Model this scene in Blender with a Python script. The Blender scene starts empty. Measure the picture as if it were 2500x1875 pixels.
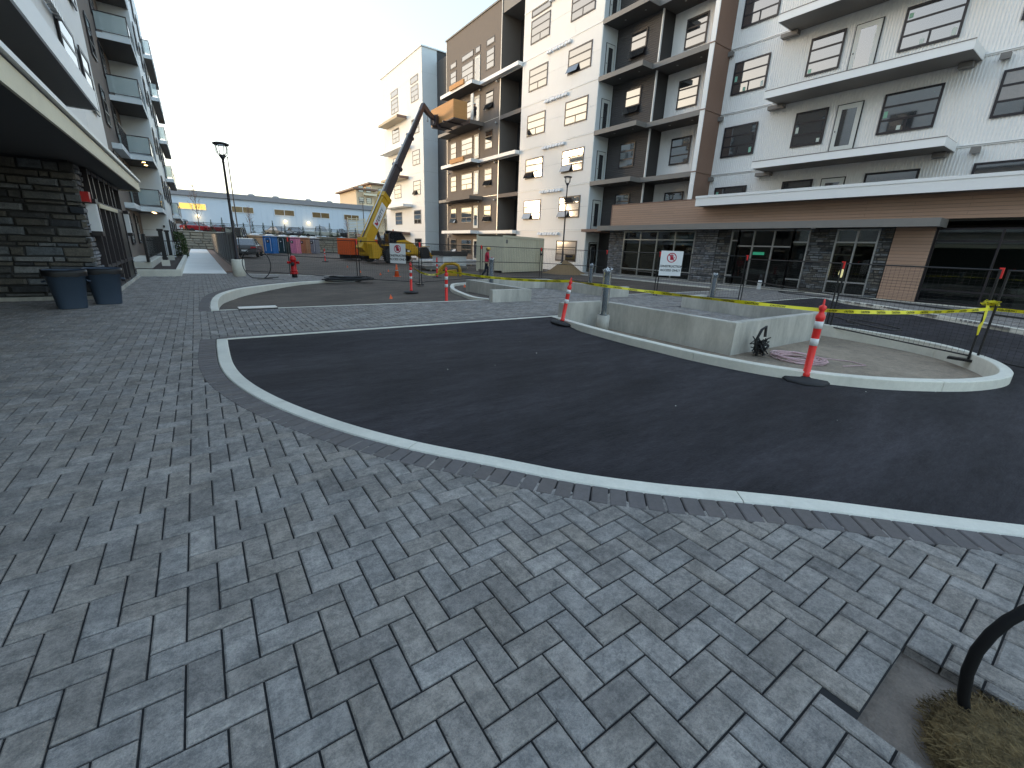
import bpy, bmesh, math, random
from mathutils import Vector, Matrix, noise
random.seed(7)
S = bpy.context.scene
COL = S.collection
R_ = math.radians

# ------------------------------------------------------------------ camera
F_PX, PITCH, ROLL, YAW, EYE = 1053.0, 0.304, 0.04, 0.62, 1.7
cam_d = bpy.data.cameras.new('camera')
cam_d.sensor_width = 36.0
cam_d.lens = 36.0 * F_PX / 2500.0
cam_d.clip_start, cam_d.clip_end = 0.05, 3000
cam = bpy.data.objects.new('camera', cam_d)
COL.objects.link(cam)
_cp, _sp = math.cos(PITCH), math.sin(PITCH)
_f = Vector((0, _cp, -_sp)); _u = Vector((0, _sp, _cp)); _r = Vector((1, 0, 0))
_c, _s = math.cos(ROLL), math.sin(ROLL)
_r2 = _c * _r + _s * _u; _u2 = -_s * _r + _c * _u
_Z = Matrix.Rotation(-YAW, 3, 'Z')
CR, CU, CF = _Z @ _r2, _Z @ _u2, _Z @ _f
cam.matrix_world = Matrix(((CR.x, CU.x, -CF.x, 0), (CR.y, CU.y, -CF.y, 0), (CR.z, CU.z, -CF.z, EYE), (0, 0, 0, 1)))
S.camera = cam
S.render.resolution_x, S.render.resolution_y = 1024, 768

def project(p):
    v = Vector(p) - Vector((0, 0, EYE)); w = v.dot(CF)
    if w <= 0.05: return None
    return 1250 + F_PX * v.dot(CR) / w, 937.5 - F_PX * v.dot(CU) / w, w

# ------------------------------------------------------------------ sky, sun, exposure
SUN_EL, SUN_AZ = R_(6.0), R_(-42.0)          # azimuth from +Y towards +X
W = bpy.data.worlds.new('World'); S.world = W; W.use_nodes = True
nt = W.node_tree; nt.nodes.clear()
sky = nt.nodes.new('ShaderNodeTexSky'); sky.sky_type = 'NISHITA'; sky.sun_disc = False
sky.sun_elevation = SUN_EL; sky.sun_rotation = SUN_AZ
sky.air_density = 1.0; sky.dust_density = 2.0; sky.ozone_density = 1.8; sky.altitude = 50
bg = nt.nodes.new('ShaderNodeBackground'); bg.inputs['Strength'].default_value = 0.15
out = nt.nodes.new('ShaderNodeOutputWorld')
hsv = nt.nodes.new('ShaderNodeHueSaturation'); hsv.inputs['Saturation'].default_value = 1.05
gam = nt.nodes.new('ShaderNodeGamma'); gam.inputs[1].default_value = 0.55   # flattens the brightness range of the sky
nt.links.new(sky.outputs[0], gam.inputs[0]); nt.links.new(gam.outputs[0], hsv.inputs['Color']); nt.links.new(hsv.outputs[0], bg.inputs[0]); nt.links.new(bg.outputs[0], out.inputs[0])
sun_d = bpy.data.lights.new('sun', 'SUN'); sun_d.energy = 0.2; sun_d.angle = R_(12); sun_d.color = (1.0, 0.72, 0.46)
sun = bpy.data.objects.new('sun', sun_d); COL.objects.link(sun)
sd = Vector((math.sin(SUN_AZ) * math.cos(SUN_EL), math.cos(SUN_AZ) * math.cos(SUN_EL), math.sin(SUN_EL)))
sun.rotation_euler = sd.to_track_quat('Z', 'Y').to_euler()
vs = S.view_settings
vs.view_transform = 'Standard'; vs.look = 'None'; vs.gamma = 1.0; vs.use_curve_mapping = False
vs.exposure = 2.84

# ------------------------------------------------------------------ helpers
class MB:
    """collects shapes, then links them as ONE mesh object"""
    def __init__(s): s.v = []; s.f = []; s.m = []; s.sm = []
    def add(s, vs_, fs, mi=0, smooth=False):
        b = len(s.v); s.v += [tuple(p) for p in vs_]
        for f in fs: s.f.append(tuple(b + i for i in f)); s.m.append(mi); s.sm.append(smooth)
        return s
    def box(s, x0, x1, y0, y1, z0, z1, mi=0):
        return s.add([(x0,y0,z0),(x1,y0,z0),(x1,y1,z0),(x0,y1,z0),(x0,y0,z1),(x1,y0,z1),(x1,y1,z1),(x0,y1,z1)],
                     [(3,2,1,0),(4,5,6,7),(0,1,5,4),(1,2,6,5),(2,3,7,6),(3,0,4,7)], mi)
    def obox(s, c, ax, ay, az, hx, hy, hz, mi=0):
        c = Vector(c); ax, ay, az = Vector(ax)*hx, Vector(ay)*hy, Vector(az)*hz
        P = [c-ax-ay-az, c+ax-ay-az, c+ax+ay-az, c-ax+ay-az, c-ax-ay+az, c+ax-ay+az, c+ax+ay+az, c-ax+ay+az]
        return s.add(P, [(3,2,1,0),(4,5,6,7),(0,1,5,4),(1,2,6,5),(2,3,7,6),(3,0,4,7)], mi)
    def bar(s, p, q, w, h=None, mi=0, up=(0,0,1)):
        h = h or w; p, q = Vector(p), Vector(q); d = q - p; L = d.length; d.normalize(); up = Vector(up)
        if abs(d.dot(up)) > 0.98: up = Vector((1,0,0))
        r = d.cross(up).normalized(); u = r.cross(d).normalized()
        return s.obox((p+q)/2, d, r, u, L/2, w/2, h/2, mi)
    def tube(s, pts, rad, n=8, mi=0, cap=True, smooth=True):
        pts = [Vector(p) for p in pts]; rads = rad if isinstance(rad, (list, tuple)) else [rad]*len(pts)
        rings = []; prev = None
        for i, p in enumerate(pts):
            d = (pts[min(i+1, len(pts)-1)] - pts[max(i-1, 0)]).normalized()
            if prev is None:
                a = Vector((0,0,1)) if abs(d.z) < 0.9 else Vector((1,0,0)); r = d.cross(a).normalized()
            else: r = (prev - d*prev.dot(d)).normalized()
            prev = r; u = d.cross(r)
            rings.append([p + (r*math.cos(2*math.pi*k/n) + u*math.sin(2*math.pi*k/n))*rads[i] for k in range(n)])
        V = [q for rr in rings for q in rr]; Fc = []
        for i in range(len(pts)-1):
            for k in range(n): Fc.append((i*n+k, i*n+(k+1) % n, (i+1)*n+(k+1) % n, (i+1)*n+k))
        s.add(V, Fc, mi, smooth)
        if cap:
            s.add(rings[0], [tuple(range(n))[::-1]], mi); s.add(rings[-1], [tuple(range(n))], mi)
        return s
    def lathe(s, prof, c=(0,0,0), n=16, mi=0, smooth=True):
        c = Vector(c); V = []; Fc = []
        for (r, z) in prof:
            for k in range(n): V.append(c + Vector((r*math.cos(2*math.pi*k/n), r*math.sin(2*math.pi*k/n), z)))
        for i in range(len(prof)-1):
            for k in range(n): Fc.append((i*n+k, i*n+(k+1) % n, (i+1)*n+(k+1) % n, (i+1)*n+k))
        Fc.append(tuple(range(n))[::-1]); Fc.append(tuple((len(prof)-1)*n+k for k in range(n)))
        return s.add(V, Fc, mi, smooth)
    def prism(s, poly, z0, z1, mi=0):
        n = len(poly)
        V = [(x, y, z0) for x, y in poly] + [(x, y, z1) for x, y in poly]
        Fc = [tuple(range(n))[::-1], tuple(range(n, 2*n))] + [(i, (i+1) % n, n+(i+1) % n, n+i) for i in range(n)]
        return s.add(V, Fc, mi)
    def prism_y(s, poly, y0, y1, mi=0):   # polygon in x,z extruded along y
        n = len(poly)
        V = [(x, y0, z) for x, z in poly] + [(x, y1, z) for x, z in poly]
        Fc = [tuple(range(n)), tuple(range(n, 2*n))[::-1]] + [(i, n+i, n+(i+1) % n, (i+1) % n) for i in range(n)]
        return s.add(V, Fc, mi)
    def band(s, A, B, z0, z1, mi=0):      # strip between two polylines
        n = len(A); V = []
        for a, b in zip(A, B): V += [(a[0],a[1],z0),(b[0],b[1],z0),(b[0],b[1],z1),(a[0],a[1],z1)]
        Fc = []
        for i in range(n-1):
            a = 4*i; b = 4*i+4
            for k in range(4): Fc.append((a+k, a+(k+1) % 4, b+(k+1) % 4, b+k))
        Fc += [(0,3,2,1), (4*n-4, 4*n-3, 4*n-2, 4*n-1)]
        return s.add(V, Fc, mi)
    def xf(s, M):
        s.v = [tuple(M @ Vector(p)) for p in s.v]; return s
    def mesh(s, name, mats):
        me = bpy.data.meshes.new(name); me.from_pydata(s.v, [], s.f)
        if not isinstance(mats, (list, tuple)): mats = [mats]
        for m in mats: me.materials.append(m)
        me.polygons.foreach_set('material_index', s.m); me.polygons.foreach_set('use_smooth', s.sm)
        bm = bmesh.new(); bm.from_mesh(me); bmesh.ops.recalc_face_normals(bm, faces=bm.faces); bm.to_mesh(me); bm.free()
        me.update(); return me
    def build(s, name, mats, parent=None, world=True):
        return place(name, s.mesh(name, mats), parent, world=world)

def wpos(o):
    p = Vector((0,0,0))
    while o: p += Vector(o.location); o = o.parent
    return p
def place(name, me, parent=None, loc=(0,0,0), rz=0.0, scale=None, world=True, rot=None):
    o = bpy.data.objects.new(name, me); COL.objects.link(o)
    o.location = Vector(loc)
    if parent is not None:
        o.parent = parent
        if world: o.location = Vector(loc) - wpos(parent)
    if rot is not None: o.rotation_euler = rot
    else: o.rotation_euler = (0, 0, rz)
    if scale is not None: o.scale = scale
    return o
def thing(name, label, cat, loc=(0,0,0), rz=0.0, group=None):
    o = bpy.data.objects.new(name, None); COL.objects.link(o); o.location = loc; o.rotation_euler = (0,0,rz)
    o.empty_display_size = 0.2
    o['label'] = label; o['category'] = cat
    if group: o['group'] = group
    return o
def tag(o, label=None, cat=None, group=None, kind=None):
    if label: o['label'] = label
    if cat: o['category'] = cat
    if group: o['group'] = group
    if kind: o['kind'] = kind
    return o
def copy_tree(o, parent=None):
    c = o.copy(); COL.objects.link(c)
    if parent is not None: c.parent = parent
    for ch in list(o.children): copy_tree(ch, c)
    return c
def dup(o, label, loc, rz=0.0, scale=None):
    c = copy_tree(o); c.location = loc; c.rotation_euler = (0,0,rz); c['label'] = label
    if scale: c.scale = (scale,)*3
    return c

# ------------------------------------------------------------------ materials
def mat(name, col, rough=0.7, var=0.12, scale=3.0, bump=0.0, bscale=None, metal=0.0, col2=None, stain=0.0, emit=None, es=0.0, ior=1.45, piece=0.0, spec=None, stretch=None, edge=(.32,.68)):
    m = bpy.data.materials.new(name); m.use_nodes = True; n = m.node_tree; N = n.nodes; L = n.links
    b = N['Principled BSDF']; b.inputs['Roughness'].default_value = rough; b.inputs['Metallic'].default_value = metal
    b.inputs['IOR'].default_value = ior
    if spec is not None: b.inputs['Specular IOR Level'].default_value = spec
    geo = N.new('ShaderNodeNewGeometry'); vec = geo.outputs['Position']
    if stretch:
        mp = N.new('ShaderNodeMapping'); mp.inputs['Scale'].default_value = stretch; L.new(vec, mp.inputs[0]); vec = mp.outputs[0]
    c = None
    if var or col2:
        t = N.new('ShaderNodeTexNoise'); t.inputs['Scale'].default_value = scale; t.inputs['Detail'].default_value = 6; t.inputs['Roughness'].default_value = 1.0
        L.new(vec, t.inputs['Vector'])
        r = N.new('ShaderNodeValToRGB'); r.color_ramp.elements[0].position = edge[0]; r.color_ramp.elements[1].position = edge[1]
        c1 = col2 if col2 else tuple(x*(1-var) for x in col); c2 = col if col2 else tuple(min(1, x*(1+var)) for x in col)
        r.color_ramp.elements[0].color = (*c1, 1); r.color_ramp.elements[1].color = (*c2, 1)
        L.new(t.outputs['Fac'], r.inputs[0]); c = r.outputs[0]
    if stain:
        t2 = N.new('ShaderNodeTexNoise'); t2.inputs['Scale'].default_value = scale*0.23; t2.inputs['Detail'].default_value = 8; t2.inputs['Roughness'].default_value = 0.7
        L.new(vec, t2.inputs['Vector'])
        r2 = N.new('ShaderNodeValToRGB'); r2.color_ramp.elements[0].position = 0.38; r2.color_ramp.elements[1].position = 0.6
        k = 1-stain; r2.color_ramp.elements[0].color = (k,k,k,1); r2.color_ramp.elements[1].color = (1,1,1,1)
        L.new(t2.outputs['Fac'], r2.inputs[0])
        mx = N.new('ShaderNodeMix'); mx.data_type = 'RGBA'; mx.blend_type = 'MULTIPLY'; mx.inputs[0].default_value = 1
        L.new(c, mx.inputs[6]); L.new(r2.outputs[0], mx.inputs[7]); c = mx.outputs[2]
    if piece:   # each piece its own tone
        oi = N.new('ShaderNodeObjectInfo'); ad = N.new('ShaderNodeMath'); ad.operation = 'ADD'
        L.new(oi.outputs['Random'], ad.inputs[0]); L.new(geo.outputs['Random Per Island'], ad.inputs[1])
        fr = N.new('ShaderNodeMath'); fr.operation = 'FRACT'; L.new(ad.outputs[0], fr.inputs[0])
        r3 = N.new('ShaderNodeValToRGB'); E_ = r3.color_ramp.elements
        E_[0].position = 0; E_[0].color = (1-piece, 1-piece*0.95, 1-piece*0.85, 1); E_[1].position = 1; E_[1].color = (1+piece, 1+piece, 1+piece, 1)
        e = E_.new(0.4); e.color = (1+piece*0.15, 1, 1-piece*0.22, 1)
        e = E_.new(0.7); e.color = (1-piece*0.2, 1-piece*0.05, 1+piece*0.12, 1)
        L.new(fr.outputs[0], r3.inputs[0])
        mx = N.new('ShaderNodeMix'); mx.data_type = 'RGBA'; mx.blend_type = 'MULTIPLY'; mx.inputs[0].default_value = 1
        L.new(c, mx.inputs[6]); L.new(r3.outputs[0], mx.inputs[7]); c = mx.outputs[2]
    if c is not None: L.new(c, b.inputs['Base Color'])
    else: b.inputs['Base Color'].default_value = (*col, 1)
    if bump:
        t3 = N.new('ShaderNodeTexNoise'); t3.inputs['Scale'].default_value = bscale or scale*12; t3.inputs['Detail'].default_value = 5
        L.new(vec, t3.inputs['Vector'])
        bp = N.new('ShaderNodeBump'); bp.inputs['Strength'].default_value = bump; bp.inputs['Distance'].default_value = 0.01
        L.new(t3.outputs['Fac'], bp.inputs['Height']); L.new(bp.outputs[0], b.inputs['Normal'])
    if emit:
        b.inputs['Emission Color'].default_value = (*emit, 1); b.inputs['Emission Strength'].default_value = es
    return m
def glass_mat(name, tint=(0.8,0.9,0.9), refl=1.6, rough=0.02, pale_mix=0.0):
    m = bpy.data.materials.new(name); m.use_nodes = True; N = m.node_tree.nodes; L = m.node_tree.links; N.clear()
    o = N.new('ShaderNodeOutputMaterial'); mx = N.new('ShaderNodeMixShader'); f = N.new('ShaderNodeFresnel'); f.inputs[0].default_value = refl
    t = N.new('ShaderNodeBsdfTransparent'); t.inputs[0].default_value = (*tint, 1)
    g = N.new('ShaderNodeBsdfGlossy'); g.inputs['Roughness'].default_value = rough
    if pale_mix:   # pale diffuse part paints in balcony glass reflections; also whitens plastic film
        dd = N.new('ShaderNodeBsdfDiffuse'); dd.inputs[0].default_value = (.62,.72,.73,1); m2 = N.new('ShaderNodeMixShader'); m2.inputs[0].default_value = pale_mix
        L.new(t.outputs[0], m2.inputs[1]); L.new(dd.outputs[0], m2.inputs[2]); t = m2
    L.new(f.outputs[0], mx.inputs[0]); L.new(t.outputs[0], mx.inputs[1]); L.new(g.outputs[0], mx.inputs[2]); L.new(mx.outputs[0], o.inputs[0])
    return m
M = dict(
 paver=mat('paver', (0.385,0.355,0.33), 0.88, scale=11, col2=(0.19,0.18,0.175), stain=0.32, bump=0.6, bscale=120, piece=0.16, spec=0.3, edge=(.40,.60)),
 border=mat('border_paver', (0.135,0.122,0.122), 0.88, scale=6, var=0.16, bump=0.35, bscale=160, piece=0.12),
 bedding=mat('joint_sand', (0.022,0.022,0.024), 0.95),
 kerb=mat('kerb_concrete', (0.74,0.72,0.64), 0.85, scale=4, var=0.08, stain=0.15, bump=0.3, bscale=90),
 concrete=mat('wall_concrete', (0.56,0.54,0.49), 0.85, scale=5, var=0.12, stain=0.35, bump=0.5, bscale=30, stretch=(1,1,0.3)),
 path=mat('path_concrete', (0.80,0.79,0.76), 0.8, scale=2, var=0.05, stain=0.08),
 asphalt=mat('asphalt', (0.040,0.037,0.043), 0.88, scale=2.2, var=0.5, stain=0.45, bump=0.9, bscale=60, spec=0.3, stretch=(0.35,1.3,1)),
 dirt=mat('dirt', (0.155,0.122,0.10), 0.95, scale=0.9, col2=(0.08,0.066,0.056), stain=0.4, bump=1.0, bscale=14, stretch=(1,2.2,1)),
 gravel=mat('grit', (0.42,0.34,0.26), 0.95, scale=1.3, col2=(0.20,0.165,0.13), stain=0.3, bump=0.8, bscale=40),
 pit=mat('pit_dirt', (0.27,0.225,0.19), 0.95, scale=6, col2=(0.15,0.125,0.11), bump=0.8, bscale=60),
 soil=mat('dark_soil', (0.045,0.032,0.028), 0.95, scale=8, bump=0.8, bscale=50),
 sandpile=mat('brown_sand', (0.26,0.17,0.09), 0.95, scale=3, bump=0.6, bscale=30),
 panel=mat('white_panel', (0.84,0.82,0.79), 0.55, var=0.02, scale=0.6),
 panel_blue=mat('pale_panel', (0.74,0.79,0.81), 0.5, var=0.03, scale=0.6),
 stucco=mat('taupe_stucco', (0.21,0.175,0.15), 0.85, var=0.06, scale=2),
 stucco_dark=mat('charcoal_siding', (0.085,0.08,0.08), 0.7, var=0.06, scale=2),
 charcoal=mat('charcoal_trim', (0.055,0.052,0.052), 0.5, var=0.05),
 greytrim=mat('grey_trim', (0.22,0.205,0.19), 0.55, var=0.05, scale=1),
 brown=mat('brown_fibre', (0.25,0.155,0.115), 0.7, var=0.06, scale=3),
 corr=mat('white_corrugated_metal', (0.88,0.87,0.85), 0.42, var=0.02, scale=0.5),
 whitetrim=mat('white_trim', (0.88,0.88,0.87), 0.45, var=0.02, scale=1),
 cream=mat('cream_fascia', (0.84,0.76,0.56), 0.6, var=0.05, scale=2, stain=0.06),
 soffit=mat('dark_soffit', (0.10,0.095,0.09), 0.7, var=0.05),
 wood=mat('wood_plank', (0.42,0.275,0.20), 0.6, scale=4, var=0.12, piece=0.08, stretch=(1,0.15,6)),
 frame=mat('black_frame', (0.022,0.018,0.022), 0.4, var=0),
 alu=mat('aluminium_frame', (0.50,0.50,0.49), 0.35, var=0, metal=0.7),
 backing=mat('painted_room_dark', (0.02,0.02,0.022), 0.8, var=0),  # dark sheet behind panes, painted for an unlit room; wall is solid
 pane=mat('window_glass', (0.03,0.033,0.038), 0.03, var=0, ior=2.8),
 pane_blind=mat('blind_behind_glass', (0.33,0.31,0.30), 0.12, var=0.1, scale=1.2, ior=1.9),
 store=glass_mat('storefront_glass', (0.55,0.62,0.60), 1.7),
 balglass=glass_mat('balustrade_glass', (0.86,0.93,0.93), 2.0, 0.05, 0.5),
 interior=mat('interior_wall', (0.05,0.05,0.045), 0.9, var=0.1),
 door=mat('white_door', (0.66,0.68,0.66), 0.5, var=0.02),
 black=mat('black_metal', (0.012,0.012,0.014), 0.45, var=0),
 stone=mat('ledge_stone', (0.30,0.30,0.31), 0.85, scale=5, col2=(0.15,0.15,0.16), bump=0.7, bscale=25, piece=0.45),
 stone_dark=mat('dark_ledge_stone', (0.19,0.19,0.187), 0.85, scale=5, col2=(0.06,0.062,0.065), bump=0.7, bscale=25, piece=0.75),
 mortar=mat('mortar', (0.05,0.05,0.052), 0.95, var=0.1),
 block=mat('retaining_block', (0.40,0.38,0.32), 0.9, scale=3, col2=(0.27,0.255,0.21), bump=1, bscale=9, piece=0.16),
 ware=mat('pale_blue_cladding', (0.72,0.80,0.88), 0.6, var=0.02, scale=0.3),
 wareroof=mat('grey_roof_edge', (0.33,0.32,0.33), 0.6, var=0.04),
 yellow=mat('machine_yellow', (0.62,0.36,0.025), 0.42, var=0.08, scale=2, stain=0.15),
 boom=mat('boom_steel', (0.06,0.048,0.052), 0.4, var=0.1),
 rubber=mat('tyre_rubber', (0.03,0.03,0.033), 0.8, var=0.15, scale=6),
 orange=mat('safety_orange', (0.80,0.13,0.03), 0.5, var=0.06),
 red=mat('delineator_red', (0.88,0.045,0.04), 0.4, var=0.05),
 hydrant=mat('hydrant_red', (0.50,0.012,0.015), 0.35, var=0.05),
 reflective=mat('white_reflective_band', (0.72,0.72,0.72), 0.35, var=0.04),
 white=mat('white_paint', (0.78,0.79,0.80), 0.5, var=0.02),
 tape=mat('yellow_tape', (0.80,0.70,0.02), 0.45, var=0.03),
 ink=mat('black_print', (0.02,0.02,0.025), 0.6, var=0),
 inkred=mat('red_print', (0.45,0.01,0.04), 0.6, var=0),
 plywood=mat('plywood', (0.62,0.31,0.11), 0.7, scale=1.2, var=0.12, stretch=(1,1,5)),
 lumber=mat('pale_lumber', (0.62,0.50,0.34), 0.7, var=0.1, scale=3),
 container=mat('container_paint', (0.72,0.66,0.50), 0.55, var=0.05, scale=1, stain=0.12),
 bin=mat('blue_grey_plastic', (0.05,0.075,0.115), 0.5, var=0.08),
 conduit=mat('black_conduit', (0.008,0.008,0.009), 0.75, var=0, spec=0.2),
 hose=mat('black_hose', (0.012,0.012,0.014), 0.5, var=0),
 wrapcore=mat('bollard_paint', (0.05,0.06,0.085), 0.4, var=0.15, scale=8),
 wrap=mat('plastic_wrap', (0.72,0.75,0.80), 0.25, var=0.1, scale=12, bump=1, bscale=30),
 hardhat=mat('yellow_hard_hat', (0.75,0.48,0.06), 0.4, var=0),
 jacket=mat('red_jacket', (0.55,0.03,0.07), 0.8, var=0.1),
 trousers=mat('dark_trousers', (0.025,0.03,0.045), 0.85, var=0.1),
 skin=mat('skin', (0.45,0.25,0.18), 0.6, var=0.03),
 darkcloth=mat('dark_clothes', (0.04,0.04,0.055), 0.85, var=0.1),
 foliage=mat('conifer_green', (0.045,0.075,0.03), 0.8, scale=6, var=0.35),
 cedar=mat('cedar_green', (0.06,0.10,0.025), 0.8, scale=5, var=0.35),
 autumn=mat('autumn_leaves', (0.42,0.20,0.13), 0.8, scale=6, var=0.25),
 bark=mat('bark', (0.20,0.15,0.13), 0.9, var=0.2),
 lamp=mat('warm_lamp', (1,0.8,0.5), 0.5, var=0, emit=(1.0,0.62,0.25), es=2.0),
 sticker=mat('green_sticker', (.25,.5,.38), .5, var=0), stickerw=mat('pale_sticker', (.55,.62,.58), .5, var=0),
 lampdim=mat('wall_lamp_glow', (1,0.85,0.6), 0.5, var=0, emit=(1.0,0.75,0.42), es=0.35),
 lampsoft=mat('frosted_lens', (0.8,0.8,0.78), 0.3, var=0),
 litwin=mat('painted_sunset_pane', (0.8,0.5,0.1), 0.3, var=0.05, emit=(1.0,0.62,0.16), es=0.16),  # yellow emission paints sunset light into one warehouse window
 brownwin=mat('brown_window_glass', (0.23,0.15,0.07), 0.15, var=0.3, scale=0.8),
 green=mat('green_sign', (0.05,0.45,0.25), 0.4, var=0, emit=(0.1,0.8,0.45), es=0.012),
 coir=mat('dry_fibre', (0.27,0.19,0.085), 0.95, scale=9, col2=(0.035,0.03,0.018), bump=1, bscale=60),
 cord=mat('red_white_cord', (0.62,0.42,0.44), 0.6, var=0.3, scale=20),
 slab=mat('board_face', (0.72,0.68,0.63), 0.6, var=0.1, scale=2),
 peach=mat('peach_render', (0.70,0.55,0.38), 0.8, var=0.05),
)
def car_paint(n, c): return mat(n, c, 0.25, var=0, ior=1.6)

# ------------------------------------------------------------------ curves of the kerbs
def smooth_curve(P, step=0.12):
    P = [Vector((p[0], p[1], 0)) for p in P]; out_ = []
    Q = [2*P[0]-P[1]] + P + [2*P[-1]-P[-2]]
    for i in range(1, len(Q)-2):
        p0, p1, p2, p3 = Q[i-1:i+3]; n = max(2, int((p2-p1).length/0.05))
        for k in range(n):
            t = k/n
            out_.append(0.5*((2*p1)+(-p0+p2)*t+(2*p0-5*p1+4*p2-p3)*t*t+(-p0+3*p1-3*p2+p3)*t**3))
    out_.append(P[-1])
    res = [out_[0]]; acc = 0
    for a, b in zip(out_, out_[1:]):
        d = (b-a).length
        while d > 0 and acc + d >= step:
            t = (step-acc)/d; a = a.lerp(b, t); res.append(a.copy()); d = (b-a).length; acc = 0
        acc += d
    if (res[-1]-out_[-1]).length > step*0.3: res.append(out_[-1])
    return res
def offset(P, d):
    o = []
    for i, p in enumerate(P):
        t = (P[min(i+1, len(P)-1)] - P[max(i-1, 0)]).normalized(); o.append(p + Vector((-t.y, t.x, 0))*d)
    return o
def pip(x, y, poly):
    c = False; j = len(poly)-1
    for i in range(len(poly)):
        xi, yi = poly[i][0], poly[i][1]; xj, yj = poly[j][0], poly[j][1]
        if (yi > y) != (yj > y) and x < (xj-xi)*(y-yi)/(yj-yi)+xi: c = not c
        j = i
    return c

KO = smooth_curve([(0.05,8.96),(0.03,8.2),(0.03,7.0),(0.14,6.05),(0.40,5.07),(0.80,4.10),(1.24,3.32),(1.72,2.66),(2.12,2.12),(2.55,1.66),(2.98,1.27),(3.42,0.86),(4.24,0.02),(5.3,-0.95),(6.8,-2.0),(9.0,-3.2)], 0.1285)
I0 = smooth_curve([(0.06,12.62),(0.07,13.8),(0.16,15.3),(0.38,16.6),(0.95,18.1),(1.9,19.35),(3.2,20.55),(4.6,21.3),(5.9,21.7)], 0.1285)   # front edge of the raised walk behind the crossing
I0b = offset(I0, -0.17)
SWK = smooth_curve([(24.15,8.93),(24.2,8.0),(23.6,6.6),(22.4,5.0),(20.9,3.2),(19.5,1.6),(17.5,-1.0),(15.5,-4.0)], 0.2)

# ground far below and round everything
MB().add([(-400,-200,-0.9),(500,-200,-0.9),(500,600,-0.9),(-400,600,-0.9)], [(0,1,2,3)]).build('ground', M['dirt'])['kind'] = 'structure'
# site dirt, with a dip below the raised kerb
def dirt_z(x, y):
    h = -0.045 - 0.27*math.exp(-((x-1.9)**2/7.5 + (y-16.2)**2/11)) - 0.12*math.exp(-((x-5.5)**2/9+(y-17.5)**2/8))
    a = min(1, max(0, (y-22)/6))
    h += (0.05*noise.noise(Vector((x*0.35, y*0.35, 0))) + 0.022*noise.noise(Vector((x*1.9, y*1.9, 3))) + 0.012*noise.noise(Vector((x*5, y*5, 7))))*(0.35+0.65*a) - 0.015
    return min(h, -0.03)
g = MB(); xs = [i*0.25 for i in range(0, 112)] + [29+i*2 for i in range(12)]; ys = [12.45+i*0.25 for i in range(0, 92)] + [36+i*1.0 for i in range(0, 46)]
nx = len(xs); V = [(x, y, dirt_z(x, y)) for y in ys for x in xs]
F_ = []
for j in range(len(ys)-1):
    for i in range(nx-1):
        F_.append((j*nx+i, j*nx+i+1, (j+1)*nx+i+1, (j+1)*nx+i))
g.add(V, F_, 0, True); g.build('ground', M['dirt'])['kind'] = 'structure'
g = MB(); g.box(-30, 1.0, 25.7, 81, -0.5, -0.04); tag(g.build('ground', M['dirt']), kind='structure')

# ------------------------------------------------------------------ paving
P1 = [(-9,-6),(-9,15.75),(-2.2,15.75),(-2.2,24.0),(-0.8,24.0),(-0.8,25.8),(1.5,25.8),(3.5,24.9),(5.3,24.25),(6.15,23.8),(6.25,22.9),(5.9,21.7)]
P1 += [(p.x, p.y) for p in I0[::-1][1:]]
P1 += [(0.05,12.62),(9.2,12.62),(9.2,16.0),(13.1,16.0),(13.1,12.62),(24.2,12.62),(24.2,14.0),(24.2,30),(27.2,30),(27.2,-6),(15,-6),(15.5,-4.0)]
P1 += [(p.x, p.y) for p in SWK[::-1][1:]]
P1 += [(13.35,8.93),(13.35,4.85),(9.2,4.85),(9.2,8.93),(0.05,8.96)]
P1 += [(p.x, p.y) for p in KO[1:]] + [(9,-6)]
P1b = P1 + [(2.47,-6),(2.47,0.19),(1.86,0.19),(1.86,-6)]   # the bedding stops at the gap of missing pavers
pavement = MB().add([(x, y, -0.014) for x, y in P1b], [tuple(range(len(P1b)))]).build('pavement', M['bedding'])
pavement['kind'] = 'structure'
def paver_mesh(lx, ly, bev=0.0075):
    b = MB(); j = 0.0042; z = 0.0
    o = [(-lx/2+j,-ly/2+j),(lx/2-j,-ly/2+j),(lx/2-j,ly/2-j),(-lx/2+j,ly/2-j)]
    k = [(x-math.copysign(bev,x), y-math.copysign(bev,y)) for x, y in o]
    V = [(x,y,z-0.06) for x,y in o]+[(x,y,z-bev) for x,y in o]+[(x,y,z) for x,y in k]
    Fc = [(8,9,10,11)]
    for i in range(4): Fc += [(i,(i+1)%4,4+(i+1)%4,4+i),(4+i,4+(i+1)%4,8+(i+1)%4,8+i)]
    return b.add(V, Fc)
PW = 0.1285
HOLE = (1.86, 2.47, -1.2, 0.19)
mh, mv = paver_mesh(2*PW, PW), paver_mesh(PW, 2*PW)
me_h, me_v = mh.mesh('paver', M['paver']), mv.mesh('paver', M['paver'])
slots = []; cutp = []
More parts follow.
